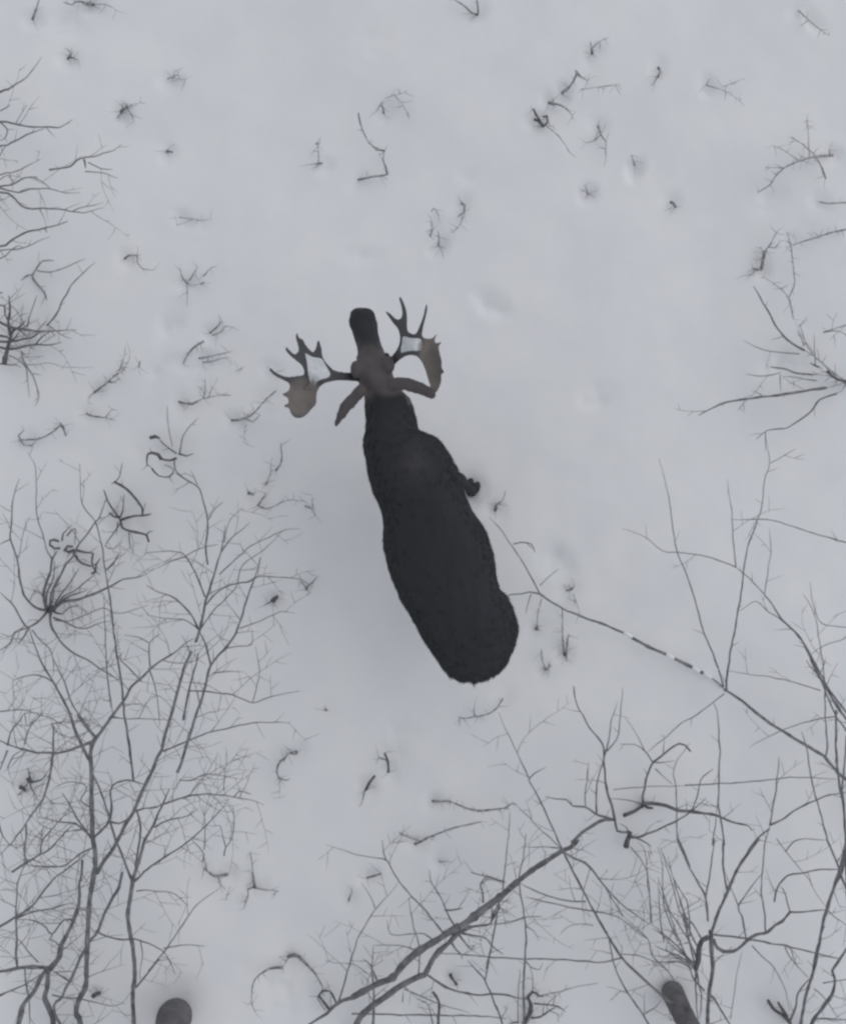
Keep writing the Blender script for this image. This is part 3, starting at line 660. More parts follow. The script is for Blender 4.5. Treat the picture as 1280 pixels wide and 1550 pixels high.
    p.part("stem", 4, 2, "i1: -30,690 60,700 120,740 180,650", dens=.08)
    p.part("stem", 3, 1.6, "i1: -40,400 40,400 50,480 80,560", dens=.06)
    p.part("stem", 3, 1.4, "i1: -30,275 30,270", dens=.0)
    p.part("stem", 2.4, 1.2, "i1: -30,960 80,970 160,975 210,1000", dens=.04)
    p.part("stem", 2.6, 1.2, "i1: 160,620 220,660 260,700 300,680", dens=.08)
    p = Plant("shrub", "sparse crooked stems low in the snow just above the dense dark left-edge bush", "shrub", (50, 424), k=.004, zmax=.4, dens=.012, tl=14, group=G, seed=12, mat=M_TWIG)
    p.part("stem", 3.4, 2.4, "i1: 320,140 310,100 260,108 205,152", dens=.0)
    p.part("stem", 2.6, 2, "i1: 315,105 340,60 380,0 h1: 345,1415 435,1415", dens=.02)
    p.part("stem", 3.8, 2.2, "i1: 320,140 380,215 430,270 450,345", dens=.03)
    p.part("stem", 2, 1.2, "I: 170,90 230,96 290,80 340,58 392,34", dens=.01)
    p = Plant("shrub", "spreading bare branches reaching in from the left edge, longest of the upper left ones", "shrub", (-70, 300), k=.0045, zmax=1.1, dens=.022, tl=24, group=G, seed=13)
    p.part("branch", 4, 1.4, "S: -70,300 h1: 0,862 90,885 150,940 210,988 350,990 480,995 600,1015 700,1022 800,990 845,985")
    p.part("branch", 1.6, .8, "h1: 590,1010 660,980 760,965 840,938")
    p.part("branch", 4, 1.8, "S: -70,300 h1: 0,810 80,800 170,755 240,738 305,732")
    p.part("branch", 2.6, 1, "h1: 0,825 150,860 240,835 380,828 460,845 540,865 650,862")
    p.part("branch", 2, 1, "h1: 280,740 345,775 420,835")
    p.part("branch", 3, 1.2, "S: -70,300 h1: 0,720 100,700 170,670 250,632 330,590")
    p.part("branch", 3, 1.2, "h1: 400,678 480,665 570,648 650,585 760,570 840,540 920,520 985,468")
    p.part("branch", 3.4, 2.4, "h1: 680,590 688,625 692,662", dens=.02)
    p.part("branch", 1.8, 1, "h1: 715,618 760,640 815,668 910,672", dens=.01)
    p.part("branch", 1.8, 1, "h1: 690,690 800,700 880,715 955,745", dens=.01)
    p.part("branch", 2, 1, "S: -70,300 h1: -10,925 60,895 120,880", dens=.04)
    p.part("branch", 1.6, 1, "h1: 0,760 60,720 120,790", dens=.04)
    p = Plant("shrub", "short forked branches at the left edge, uppermost of the upper left ones", "shrub", (-60, 190), k=.0045, zmax=.9, dens=.025, tl=18, group=G, seed=14)
    p.part("branch", 4, 1.8, "S: -60,190 h1: 0,288 70,292 150,310 260,328 400,332 500,330 585,268")
    p.part("branch", 3.4, 1.8, "S: -60,200 h1: 0,482 90,460 150,432 220,390 290,365 360,345")
    p.part("branch", 2.6, 1.6, "S: -40,260 h1: 0,560 20,520 50,485")
    p.part("branch", 2.4, 1.2, "h1: 0,290 60,350 40,420 0,440", dens=.05)
    p.part("branch", 2, 1, "h1: 0,200 60,170 85,150", dens=.04)
    p.part("branch", 1.4, .8, "h1: 130,300 160,240 220,150", dens=.03)
    p = Plant("shrub", "low branch with a second strand below it, lowest of the upper left-edge branches", "shrub", (-60, 385), k=.0045, zmax=.9, dens=.014, tl=18, group=G, seed=15)
    p.part("branch", 4, 2, "S: -60,385 h1: 0,1295 50,1285 90,1250 220,1180 340,1155 470,1122 545,1095")
    p.part("branch", 2.4, 1.2, "S: -60,385 h1: 0,1330 80,1320 200,1310 300,1260 405,1215")
    p.part("branch", 2.4, 1.6, "S: -50,400 h1: 0,1395 50,1370 90,1325 150,1290 200,1310")
    p.part("branch", 1.8, 1, "h1: 362,1150 378,1182", dens=0)
    p = Plant("twig", "lone upswept twig at the left edge above all the branches there", "twig", (-40, 160), k=.004, zmax=.6, dens=.0, group=G, seed=16, mat=M_TWIG)
    p.part("stem", 3.6, 1, "S: -40,160 H: 0,425 40,408 110,365 150,325 192,258")
    p.part("stem", 4, 3, "H: 0,424 20,414 40,410")
    # ---- right edge
    p = Plant("shrub", "half-buried shrub whose stems radiate from a snowy crown at the right edge", "shrub", (1292, 588), k=.0036, zmax=.8, dens=.012, tl=20, group=G, seed=20)
    p.part("stem", 6, 3.4, "S: 1310,585 F: 868,1232 830,1222 800,1205 782,1182", dens=.04, mat=M_DARK)
    for tx in ("868,1232 800,1190 740,1130 668,1085", "868,1228 800,1205 718,1200", "870,1236 820,1250 776,1262", "870,1230 780,1190 742,1165", "868,1240 850,1275 822,1290", "860,1225 760,1150 690,1070 650,960"):
        p.part("stem", 2.6, 1.6, "F: " + tx, dens=.03, mat=M_FROST, tl=14)
    p.part("stem", 3, 2, "F: 668,1085 610,1048 560,1002 525,945 490,880 435,785", dens=.012)
    p.part("stem", 3.4, 2.4, "F: 672,1085 630,1062 572,1015", dens=0)
    p.part("stem", 2, 1.4, "F: 672,1062 655,1020 640,990", dens=.03)
    p.part("stem", 1.8, 1, "F: 650,1102 560,1095 470,1080 390,1040")
    p.part("stem", 3, 2.4, "F: 718,1200 640,1192 575,1172 510,1164")
    p.part("stem", 2, 1, "F: 560,1190 480,1206 400,1196")
    p.part("stem", 3.4, 2.4, "F: 742,1165 720,1155 700,1145", dens=0)
    p.part("stem", 4.6, 2.4, "F: 776,1262 700,1272 580,1292 460,1306 340,1322 240,1355 175,1391", dens=.022, tl=14)
    p.part("stem", 1.8, 1, "F: 730,1228 640,1215 570,1205", dens=.01)
    p.part("stem", 3.2, 1.6, "F: 822,1290 745,1318 700,1375 600,1445 540,1456 495,1465 450,1502", dens=.01)
    p.part("stem", 1.6, .9, "F: 490,1470 492,1560", dens=0)
    p.part("stem", 1.6, .9, "F: 760,1002 800,995 840,1000 880,1020", dens=.03)
    p.part("stem", 1.4, .9, "F: 558,1200 562,1280", dens=0)
    p.part("stem", 1.6, .9, "F: 725,1160 720,1080 718,1010", dens=.02)
    p.part("stem", 1.6, 1, "F: 900,960 840,975 760,1000", dens=.02)
    # ---- right sapling with a clear Y
    p = Plant("sapling", "dark sapling slanting in from the right edge and ending in a slim V", "sapling", (1400, 1265), k=.0034, zmax=1.5, dens=.004, tl=24, group=G, seed=21)
    p.part("trunk", 6, 4, "S: 1400,1265 d3: 1280,960 1200,885 1150,830 1112,780 980,700 850,620 700,530 540,410 420,310 300,235", dens=.002)
    p.part("branch", 3, 1.1, "d3: 315,240 E: 672,1300 690,1180 712,1060 730,960 755,800 775,660 820,520 850,430 865,280 890,210 868,60", dens=.012, tl=12)
    p.part("branch", 3.4, 2, "E: 655,1345 640,1290 628,1250", dens=0)
    p.part("branch", 2.6, 1.1, "E: 628,1250 605,1190 560,1080 500,870 450,730 415,640 375,380 350,270 325,180", dens=.006, tl=14)
    p.part("branch", 2, 1.1, "d3: 300,265 200,345 100,420 0,480 d2: 1000,310 900,400 830,460 750,525", dens=.01)
    p.part("branch", 1.2, .8, "E: 895,205 950,175 1020,130", dens=.02)
    p = Plant("sapling", "long arching stems sweeping down the right edge, crossing one another", "sapling", (1330, 1290), k=.0028, zmax=1.8, dens=.008, tl=26, group=G, seed=22)
    p.part("trunk", 5, 2, "S: 1330,1290 S: 1300,1130 E: 1230,1440 1180,1350 1140,1290 1050,1100 960,1010 865,875 760,770 715,735", dens=.006)
    p.part("branch", 2, .9, "E: 715,735 640,705 560,680 420,660 350,655 250,580 140,540", dens=.01)
    p.part("branch", 2.6, 1.2, "E: 1160,1330 1120,1230 1040,1090 955,1010 880,960 820,910 740,960", dens=.01)
    p.part("branch", 1.8, .9, "E: 718,735 705,600 695,440 672,290", dens=.01)
    p.part("branch", 1.6, .9, "E: 865,870 885,740 897,640 890,540", dens=.02)
    p.part("branch", 3.2, 1.8, "E: 1300,1500 1200,1370 1130,1240 1080,1150 1010,1060 950,1005", dens=.01)
    p.part("branch", 1.8, 1, "E: 1175,1400 1165,1250 1150,1150 1120,980 1060,870", dens=.01)
    p.part("branch", 2.4, 1.4, "S: 1330,845 E: 1280,610 1240,600 1100,560 950,510 850,492 705,495", dens=.006)
    p.part("branch", 1.8, .9, "E: 1150,1365 1000,1320 900,1297 800,1285 680,1265", dens=.008)
    p.part("branch", 3, 2, "S: 1330,1180 d3: 1280,560 1200,450 1110,240 1070,150 960,0", dens=.01)
    p.part("branch", 3, 2, "S: 1330,1150 d3: 1280,470 1220,370 1130,250 1080,150 1020,0", dens=.01)
    p.part("branch", 2, 1, "S: 1300,905 E: 1290,1080 1180,1130 1100,1180", dens=.01)
    p.part("branch", 1.6, .9, "S: 1290,950 1240,940 1225,880", dens=.01)
    # ---- lower right: the leaning trunk
    p = Plant("leaning_tree", "thickest dark trunk leaning across the lower right, from the bottom edge up towards the right", "tree", (525, 1610), k=.0026, zmax=1.6, dens=.022, tl=34, group=G, seed=30)
    p.part("trunk", 10, 9, "S: 525,1610 c1: 270,1290 340,1190 450,1110 560,1030 650,980 745,940", dens=.01)
    p.part("branch", 8, 6.5, "c1: 745,940 775,880 820,800 900,730 970,660 1060,610", dens=.02)
    p.part("branch", 3.6, 2.4, "c1: 1055,612 1130,600 1200,590 1215,545 1205,480", dens=.04)
    p.part("branch", 9.5, 11, "c1: 240,1100 340,1045 430,1000 520,960 580,890 650,820 720,765 830,700 900,655 980,610", dens=.016)
    p.part("branch", 3.5, 6, "c1: -60,1290 0,1250 70,1210 95,1180 150,1140 200,1110 260,1095", dens=.02)
    p.part("branch", 11, 4.5, "c1: 975,612 1060,560 1160,480 1280,390 c2: 100,385 190,305 320,205 420,140 510,80 560,60 620,10 D: 170,610 220,560 290,515 338,510", dens=.018)
    p.part("branch", 3.6, 2.6, "c1: 765,945 860,1010 950,1050 1100,1080 c2: 0,1075 100,1080 255,1112", dens=.012)
    p.part("branch", 2.8, 1.1, "c1: 870,650 740,490 620,360 540,260 480,150 400,130 280,110 180,80 60,40", dens=.008)
    p.part("branch", 2, 1.2, "c1: 478,148 456,90 446,5", dens=.01)
    p.part("branch", 3, 1, "c1: 150,1120 200,950 250,780 290,670 400,490 520,360 560,290", dens=.01)
    p.part("branch", 1.6, .8, "c1: 398,480 370,400 305,305", dens=.01)
    p.part("branch", 2.4, 1.4, "c1: 700,935 705,750 665,610 645,500 635,400", dens=.016)
    p.part("branch", 2, 1.2, "c1: 800,705 740,657 640,660 510,662 485,560", dens=.02)
    p.part("branch", 2, 1, "c1: 690,775 600,745 500,735 395,738", dens=.02)
    p.part("branch", 4.5, 1.4, "c1: 385,1290 392,1100 380,950 380,860 390,740", dens=.07, tl=24)
    p.part("branch", 3, 1.4, "c1: 410,975 370,880 320,830", dens=.06, tl=20)
    p.part("branch", 1.4, .8, "c1: 350,935 250,870 120,860 55,838", dens=.02)
    p.part("branch", 3, 1.2, "c1: 955,610 900,520 840,380 790,300 775,215", dens=.04, tl=24)
    p.part("branch", 3, 2, "c1: 880,495 930,495 1005,482", dens=.05, tl=16)
    p.part("branch", 3, 2, "c2: 110,300 0,265 c1: 1200,270 1060,230", dens=.04, tl=20)
    p.part("branch", 3.4, 2, "c1: 985,670 1060,765 1090,740", dens=.03)
    p.part("branch", 3, 1.6, "c1: 1000,655 1080,670 1160,690 1220,750 1290,800", dens=.025)
    p.part("branch", 4, 2.4, "c1: 930,720 960,770 1000,805 1000,830", dens=.03)
    p.part("branch", 3, 1.4, "c1: 1145,440 1145,380 1130,310 1180,250", dens=.05, tl=20)
    p.part("branch", 3, 1.4, "c2: 60,415 70,480 20,560 80,430 150,450", dens=.06, tl=18)
    p = Plant("shrub", "loop of dark stems at the far lower end of the leaning trunk", "shrub", (500, 1545), k=.003, zmax=.5, dens=.02, tl=12, group=G, seed=31, mat=M_DARK)
    p.part("stem", 4, 3, "c1: 90,1190 40,1125 12,1085 35,1050 85,1055 120,1110 140,1150", dens=.02)
    p.part("stem", 2, 1, "c1: 20,1085 0,1100 60,1200", dens=.02)
    p = Plant("sapling", "long thin stem crossing the leaning trunk at a right angle", "sapling", (1075, 1640), k=.0030, zmax=1.9, dens=.020, tl=34, group=G, seed=32)
    p.part("trunk", 5.5, 1.6, "S: 1075,1640 D: 620,1290 560,1240 460,1150 370,1060 280,910 200,760 130,620 50,440 0,350 C: 1070,480 1000,330 970,270 945,210", dens=.015)
    p.part("branch", 3, 1.8, "c2: 520,95 620,150 700,200 800,330 930,460 1030,535 1110,595", dens=.03)
    p.part("branch", 2.6, 1.6, "c2: 670,435 560,430 400,395 215,312", dens=.02)
    p.part("branch", 2.4, 1.4, "c2: 715,500 600,482 400,440 250,402", dens=.02)
    p.part("branch", 2.6, 2, "c2: 915,825 760,855 500,835 240,830 0,820 c1: 1100,808 850,792", dens=.006)
    p.part("branch", 3, 2.2, "c2: 1110,1300 1040,1180 960,1070 900,960 860,860 830,700 815,640", dens=.02)
    p.part("branch", 2.4, 1.4, "c2: 720,500 880,540 1000,620 1090,690", dens=.03)
    p.part("branch", 1.8, 1, "c2: 920,800 1040,810 1150,850 1280,850", dens=.03)
    p.part("branch", 1.4, .9, "c2: 720,600 640,590 540,610 490,660", dens=.02)
    p.part("branch", 2, 1, "C: 1070,475 1090,455 1140,430", dens=.02)
    p.part("branch", 1.8, 1, "D: 130,625 70,570 0,500 -60,440", dens=.02)
    p.part("branch", 2, 1, "D: 130,625 60,620 -30,620", dens=.02)
    p.part("branch", 2, 1.2, "c2: 1080,1210 1110,1190 1160,1160 1190,1120", dens=.03)
    p.part("branch", 1.6, .9, "c2: 330,1090 480,1060 620,1020 755,998", dens=.01)
    p = Plant("sapling", "two straight upright stems standing before the leaning trunk near the bottom edge", "sapling", (792, 1620), k=.0034, zmax=2.0, dens=.012, tl=24, group=G, seed=33)
    p.part("trunk", 4, 2, "S: 792,1620 c2: 240,1280 240,1000 255,700 245,560 225,430 208,300 215,220 235,130 250,0 C: 1055,700", dens=.016)
    p.part("branch", 2.4, 1.2, "c2: 90,400 105,250 120,100 130,0 C: 985,720 990,610", dens=.016)
    p.part("branch", 2.4, 1, "c2: 240,545 150,575 20,595", dens=.02)
    p.part("branch", 2, 1, "c2: 245,545 300,540 370,540", dens=.03)
    p.part("branch", 2, 1, "c2: 250,605 310,640 345,710", dens=.02)
    p.part("branch", 2, 1.2, "c2: 200,1280 200,1100 215,900", dens=.01)
    p.part("branch", 2.4, 1.4, "c2: -20,900 0,800 40,620 60,500", dens=.02)
    p.part("branch", 2, 1, "c2: 255,850 290,890 350,905 370,860", dens=.02)
    p = Plant("sapling", "short dark broken stems with level twigs along the bottom edge under the leaning trunk", "sapling", (664, 1600), k=.003, zmax=.9, dens=.02, tl=18, group=G, seed=34)
    p.part("trunk", 5, 3.4, "S: 664,1600 c1: 836,1290 842,1130 822,1090 800,1060", dens=.04, mat=M_DARK)
    p.part("branch", 2.6, 2, "c1: 240,1212 400,1215 640,1220 840,1222 1000,1225 1170,1230 c2: 120,1245", dens=.01)
    p.part("branch", 2, 1, "c1: 600,1040 740,1100 860,1150 960,1180 1060,1212", dens=.015)
    p.part("branch", 2.4, 1, "c1: 800,1290 780,1200 750,1130 690,1110", dens=.03)
    p.part("branch", 2, 1, "c1: 590,1130 595,1050", dens=.02)
    p = Plant("sapling", "thin whip rising through the leaning trunk's limbs to the long horizontal stem", "sapling", (770, 1600), k=.0036, zmax=1.6, dens=.012, tl=20, group=G, seed=35)
    p.part("trunk", 4, 2.2, "S: 770,1600 c1: 1280,1290 1240,1170 1205,1090 1160,980 1100,910 1045,845", dens=.01)
    p.part("branch", 2.2, 1.2, "c1: 1162,978 1190,820 1210,700 1235,560 1262,490", dens=.02)
    # ---- tangled crown
    p = Plant("tree", "tangled dark branch tips meeting in a knot, below the slim V of the right sapling", "tree", (958, 1300), k=.0040, zmax=1.3, dens=.022, tl=26, group=G, seed=36)
    p.part("trunk", 9, 6, "d2: 572,1290 580,1250 596,1210 605,1175", dens=.05, mat=M_DARK)
    p.part("branch", 4, 3.4, "d2: 600,1172 540,1175 500,1162 482,1080", dens=.01)
    p.part("branch", 4.4, 3, "d2: 480,1075 455,960 420,850 402,740 396,640 395,565", dens=.01)
    p.part("branch", 3.2, 1.2, "d2: 395,565 382,460 300,360 220,230 165,110 148,0 G: 740,1460 725,1390", dens=.006)
    p.part("branch", 3, 1.8, "d2: 335,1020 330,870 350,720 395,590", dens=.01)
    p.part("branch", 2.2, 1, "d2: 400,550 432,430 445,300 480,190 505,120", dens=.008)
    p.part("branch", 2.2, 1, "d2: 415,520 500,410 520,290 530,150 545,0", dens=.006)
    p.part("branch", 4.4, 1.6, "d2: 470,1075 400,1050 330,1030 245,970 140,960 90,910 0,905 -80,890", dens=.016)
    p.part("branch", 2.2, 1, "d2: 245,960 240,870 262,720 265,600", dens=.03, tl=16)
    p.part("branch", 4, 1.6, "d2: 610,1215 680,1212 780,1175 880,1130 980,1080 1090,1010 1220,900", dens=.02)
    p.part("branch", 2, 1.6, "d2: 1100,1000 1150,880 1175,760 1220,700 1275,660", dens=.015)
    p.part("branch", 2.4, 1.2, "d2: 600,1180 570,1130 520,1100", dens=.03)
    p.part("branch", 3, 1.4, "d2: 620,1210 700,1240 780,1290", dens=.03)
    p.part("branch", 1.8, 1, "D: 410,620 470,700 490,830 490,930", dens=.03)
    p = Plant("tree", "hooked branch ending in a curl above the tangled knot, with one long arm", "tree", (973, 1222), k=.0036, zmax=1.0, dens=.020, tl=22, group=G, seed=37)
    p.part("branch", 6, 4.4, "d2: 555,1038 640,1005 710,960", dens=.02, mat=M_DARK)
    p.part("branch", 6, 2.6, "d2: 705,945 780,940 900,960 1000,1000 1100,1000 d3: 0,1215 120,1232 230,1250 350,1300 500,1340 520,1372", dens=.016, mat=M_BARK)
    p.part("branch", 5, 3, "d2: 715,950 745,975 790,980", dens=.08, tl=14, mat=M_DARK)
    p.part("branch", 4, 3, "d2: 712,945 705,890 722,820 742,710 788,612", dens=.02)
    p.part("branch", 3.4, 3, "d2: 788,612 870,545 935,490 1000,455 1050,470 1092,518", dens=.02)
    p.part("branch", 2.4, 1, "d2: 788,612 735,530 690,490 640,465 525,462", dens=.012)
    p.part("branch", 2, 1, "d2: 810,612 880,608 965,598", dens=.01)
    p.part("branch", 1.3, .8, "d2: 730,530 690,450 650,370 560,240", dens=.004)
    p.part("branch", 2, 1, "d2: 700,950 600,918 480,903 440,905", dens=.015)
    p.part("branch", 2, 1.4, "d3: -20,1008 240,995 420,985 600,970 800,948 960,945 1200,957", dens=.004)
    p.part("branch", 1.6, 1, "d2: 470,830 620,815 820,803 1060,800", dens=.004)
    p.part("branch", 2, 1, "d2: 810,660 880,730 950,790", dens=.01)
    # ---- hub at the bottom right
    p = Plant("shrub", "tall many-stemmed shrub fanning up from one dark crown beside the knotted grey stump", "shrub", (1070, 1600), k=.0042, zmax=2.1, dens=.016, tl=28, group=G, seed=40)
    p.part("trunk", 5, 6.5, "S: 1070,1600 d1: 322,1290 330,1100 358,900 350,780 345,660", dens=.02)
    p.part("stem", 7, 5, "d1: 345,640 348,670 345,720", dens=.05, mat=M_DARK)
    p.part("stem", 5, 3, "d1: 345,660 375,580 400,500 460,370 520,230 580,130 680,0 D: 880,650 920,590 972,545", dens=.01)
    p.part("stem", 3, 2, "d3: 665,1330 760,1285 920,1180 1050,1125 1130,1088 1280,1065", dens=.01)
    p.part("stem", 3.4, 2, "d1: 462,370 440,270 430,180 434,0 d3: 300,1490 285,1370 265,1260 250,1140 255,900 262,700 250,540 240,400 215,350", dens=.006)
    p.part("stem", 2.6, 1.4, "d1: 322,560 312,400 340,240 360,80 370,0 d3: 200,1490 225,1340 240,1160", dens=.01)
    p.part("stem", 3, 1.4, "d1: 325,570 318,450 300,380 230,260 160,120 120,0 D: 650,700 610,620 598,560 596,380 585,320 600,270 650,200", dens=.008)
    p.part("stem", 5.5, 3.4, "d1: 365,700 390,755 430,780 500,780 560,740 600,700 660,665 740,645 790,600 840,570 895,505", dens=.014, tl=14)
    p.part("stem", 2.6, 1.8, "d1: 895,507 1000,507 1080,495 1150,490", dens=.01)
    p.part("stem", 2.4, 1.6, "d1: 893,505 870,430 860,380 828,330", dens=.01)
    p.part("stem", 3, 2, "d1: 785,435 795,370 815,320 880,255 960,240 1100,215 1235,210", dens=.01)
    p.part("stem", 3, 1.4, "d1: 590,700 575,610 560,530 532,470 600,370 690,250", dens=.012)
    p.part("stem", 1.6, 1, "d1: 535,465 505,390 470,300 450,230", dens=.02)
    p.part("stem", 3, 2, "d1: 370,665 500,680 600,692 740,720 900,750 1100,800 1240,830", dens=.008)
    p.part("stem", 2.4, 1.6, "d1: 722,640 715,500 695,380 700,230 712,120 725,0 d3: 670,1330", dens=.01)
    p.part("stem", 2.6, 1.6, "d3: 665,1330 690,1200 712,1060 730,900 740,780", dens=.01)
    p.part("stem", 2, 1.2, "d1: 630,740 700,815 780,890 850,1020 875,1100 890,1190", dens=.01)
    p.part("stem", 1.4, .9, "d1: 480,1250 505,1080 530,920 560,780", dens=.01)
    p.part("stem", 8, 7, "d1: 330,680 285,700 262,760 255,850 240,900", dens=.02, mat=M_DARK)
    for tx in ("240,920 180,830 120,750 0,640", "250,890 150,780 60,700 -60,620", "245,900 210,780 180,650 150,500 110,360 60,200 0,80",
               "232,900 150,760 100,640 60,520 30,420 -20,260", "178,650 176,560 120,400", "272,680 220,590 170,540 110,500", "210,900 150,860 60,850 -60,860",
               "245,905 262,1000 280,1080 270,1250", "240,930 245,1100 255,1280", "230,880 120,830 30,760", "200,860 120,810 -40,740", "260,760 200,640 130,400",
               "250,850 200,720 20,430 -20,330", "300,1050 220,960 180,820"):
        p.part("stem", 3, 1.2, "d1: " + tx, dens=.02, tl=22)
    p.part("stem", 3.4, 2.4, "d1: 335,1070 370,1110 410,1180 485,1300", dens=.01)
    for tx in ("495,925 490,850 480,760 470,640 440,600", "545,1000 530,900 522,760", "640,960 600,850 570,740 530,620", "600,1000 545,850 540,700 520,620",
               "640,1070 560,1000 520,950 490,930", "600,1180 550,1110 500,1060 478,990 380,900", "650,980 640,850 590,760 560,660", "380,900 250,700 180,670 130,640"):
        p.part("stem", 2.4, 1.1, "D: " + tx, dens=.02, tl=20)
    p = Plant("sapling", "tall doubled stem near the right edge, crossing the many-stemmed shrub's outer twigs", "sapling", (1205, 1640), k=.0036, zmax=2.2, dens=.014, tl=26, group=G, seed=41)
    p.part("trunk", 5, 3.2, "S: 1205,1640 d1: 968,1290 985,1180 1010,1060 1060,900 1090,760 1110,640 1140,500 1165,420 1200,320 1235,210 1262,100 1285,0", dens=.012)
    p.part("branch", 3.4, 2, "d1: 1045,970 1058,850 1090,720 1130,600", dens=.01)
    p.part("branch", 4, 3, "d1: 1235,215 1258,290 1300,380", dens=.01)
    p.part("branch", 3, 1.8, "d1: 1235,215 1190,100 1145,0 d3: 1130,1440 1100,1330 1050,1150 1000,950 960,700 920,570", dens=.008)
    p.part("branch", 3.4, 2, "d1: 890,1270 930,1170 945,1080 990,1010 1040,960", dens=.02)
    p.part("branch", 2, 1.2, "d1: 860,750 885,810 950,890 1020,965", dens=.03)
    p.part("branch", 1.6, 1, "d1: 900,760 915,820 940,870", dens=.03)
    p.part("branch", 1.8, 1, "d1: 1150,490 1200,540 1300,610", dens=.03)
    p.part("branch", 1.4, .9, "d1: 800,0 880,110 980,230 1040,310 1085,400 1150,480", dens=.008)
    p.part("branch", 2, 1, "d1: 860,90 920,20 1000,0 1140,12", dens=.01)
    p.part("branch", 2, 1, "d1: 1060,1040 1120,1090 1200,1200 1250,1260", dens=.03)
    p.part("branch", 2, 1.2, "d1: 1120,1000 1200,985 1300,970", dens=.02)
    p.part("branch", 3, 1.4, "d1: 1050,1250 1130,1245 1230,1255 1300,1250", dens=.05, tl=20)
    p = Plant("sapling", "crooked elbowed stem at the lower right corner", "sapling", (1215, 1610), k=.0036, zmax=1.5, dens=.020, tl=20, group=G, seed=42)
    p.part("trunk", 6, 3.4, "S: 1215,1610 d1: 1040,1290 1120,1170 1180,1085 1200,1020 1200,960 1185,915 1235,840 1290,750", dens=.016)
    p = Plant("sapling", "dark upright stem hugging the right edge below the slanting sapling", "sapling", (1290, 1640), k=.0030, zmax=2.0, dens=.010, tl=22, group=G, seed=43)
    p.part("trunk", 6, 3, "S: 1290,1640 D: 1290,900 1282,700 1278,560 1265,400 d3: 1240,1080 1215,900 1200,700 1200,400", dens=.01)
    p.part("branch", 3, 2, "d3: 1242,1100 1262,900 1275,750 1282,600", dens=.01)
    p.part("branch", 2.6, 1.6, "d3: 1112,780 1130,700 1115,500 1108,250", dens=.008)
    p.part("branch", 1.8, 1, "d3: 1200,452 1070,470 880,520 730,580 590,650 500,700", dens=.01)
    p.part("branch", 5, 2.4, "D: 1278,640 1262,720 1230,790 1200,900", dens=.01)
    # ---- snow-covered stem right of the rump
    p = Plant("sapling", "bare stem bent under snow right of the moose, showing as a broken dashed line", "sapling", (1090, 1042), k=.0012, zmax=.5, dens=.004, tl=26, group=G, seed=50, mat=M_BARK)
    p.part("trunk", 3.6, 3, "G: 1026,1080 940,1045 880,1020 740,970 600,900 530,850", dens=.002)
    p.part("branch", 2.4, 1.2, "G: 530,850 440,680 360,560 300,470 232,400", dens=.002)
    p.part("branch", 2.6, 1.6, "G: 532,852 470,838 420,848 320,860", dens=.002)
    p.part("branch", 5, 4.4, "E: 362,1181 270,1140 180,1090", dens=0)
    p.part("branch", 5, 4.4, "E: 494,1246 445,1222 400,1199", dens=0)
    p.part("branch", 5, 4.4, "E: 552,1276 530,1268", dens=0)
    for tx in ("S: 943,957 950,961 956,965", "E: 360,1180 380,1190 402,1200", "E: 492,1245 512,1257 532,1269", "E: 550,1275 570,1288 592,1301"):
        p.part("snow_lump", 5.5, 6.5, tx, dens=0, mat=M_SNOW)
    p.part("branch", 2.6, 2, "E: 655,1352 625,1325 590,1300", dens=0)
    p.part("branch", 2.2, 1.6, "G: 375,556 420,545 480,556 500,605", dens=.02, tl=14)
    p.part("branch", 1.6, .9, "G: 478,850 462,900 445,965", dens=0)
    p.part("branch", 1.2, .8, "G: 660,935 664,1060 666,1180", dens=0)
    p.part("branch", 1.2, .8, "G: 530,800 580,750 640,700", dens=0)

    # ---- two thick grey trunks cut by the bottom edge: butt in the snow, rising outwards
    def post(label, pts, rad, knot=None):
        root = bpy.data.objects.new("tree_stump", None)
        COL.objects.link(root)
        z = ground_h(*(unproj(pts[0][0], pts[0][1], 0).xy))
        O = unproj(pts[0][0], pts[0][1], 0); O.z = z
        root.location = O
        tag(root, label, "tree stump")
        T = Tubes()
        T.up = Vector((0, 1, 0))
        bm_p, bm_r = [], []
        n_ = (len(pts) - 1) * 10
        for i in range(n_ + 1):
            f = i / 10
            j = min(int(f), len(pts) - 2); u = f - j
            q = [pts[j][c] * (1 - u) + pts[j + 1][c] * u for c in range(3)]
            r = rad[j] * (1 - u) + rad[j + 1] * u
            bm_p.append(unproj(*q) - O)
            bm_r.append(r * (1 + .05 * noise.noise(Vector((i * .5, 0, q[0])))))
        T.tube(bm_p, bm_r, 22)
        me_ = T.mesh("trunk")
        for v in me_.vertices:
            v.co += v.co.normalized() * noise.noise(v.co * 14) * .006 if v.co.length > 0 else Vector()
        link("trunk", me_, root, M_STUMP)
        if knot:
            T2 = Tubes()
            T2.tube([unproj(*knot[0]) - O, unproj(*knot[1]) - O], [.018, .010], 10)
            link("branch_stub", T2.mesh("branch_stub"), root, M_DARK)
    post("stout grey-brown stump at the bottom edge, beside the lower left thicket", [(264, 1540, -.12), (264, 1540, .25), (263, 1543, .42), (258, 1566, .66), (252, 1610, .95)], [.150, .150, .146, .138, .120])
    post("narrower grey stump with a dark knot, at the bottom edge beside the many-stemmed shrub", [(1016, 1506, -.1), (1018, 1503, .16), (1029, 1528, .42), (1046, 1560, .68), (1068, 1600, .95)], [.098, .098, .092, .086, .078], [(1036, 1528, .42), (1041, 1526, .60)])


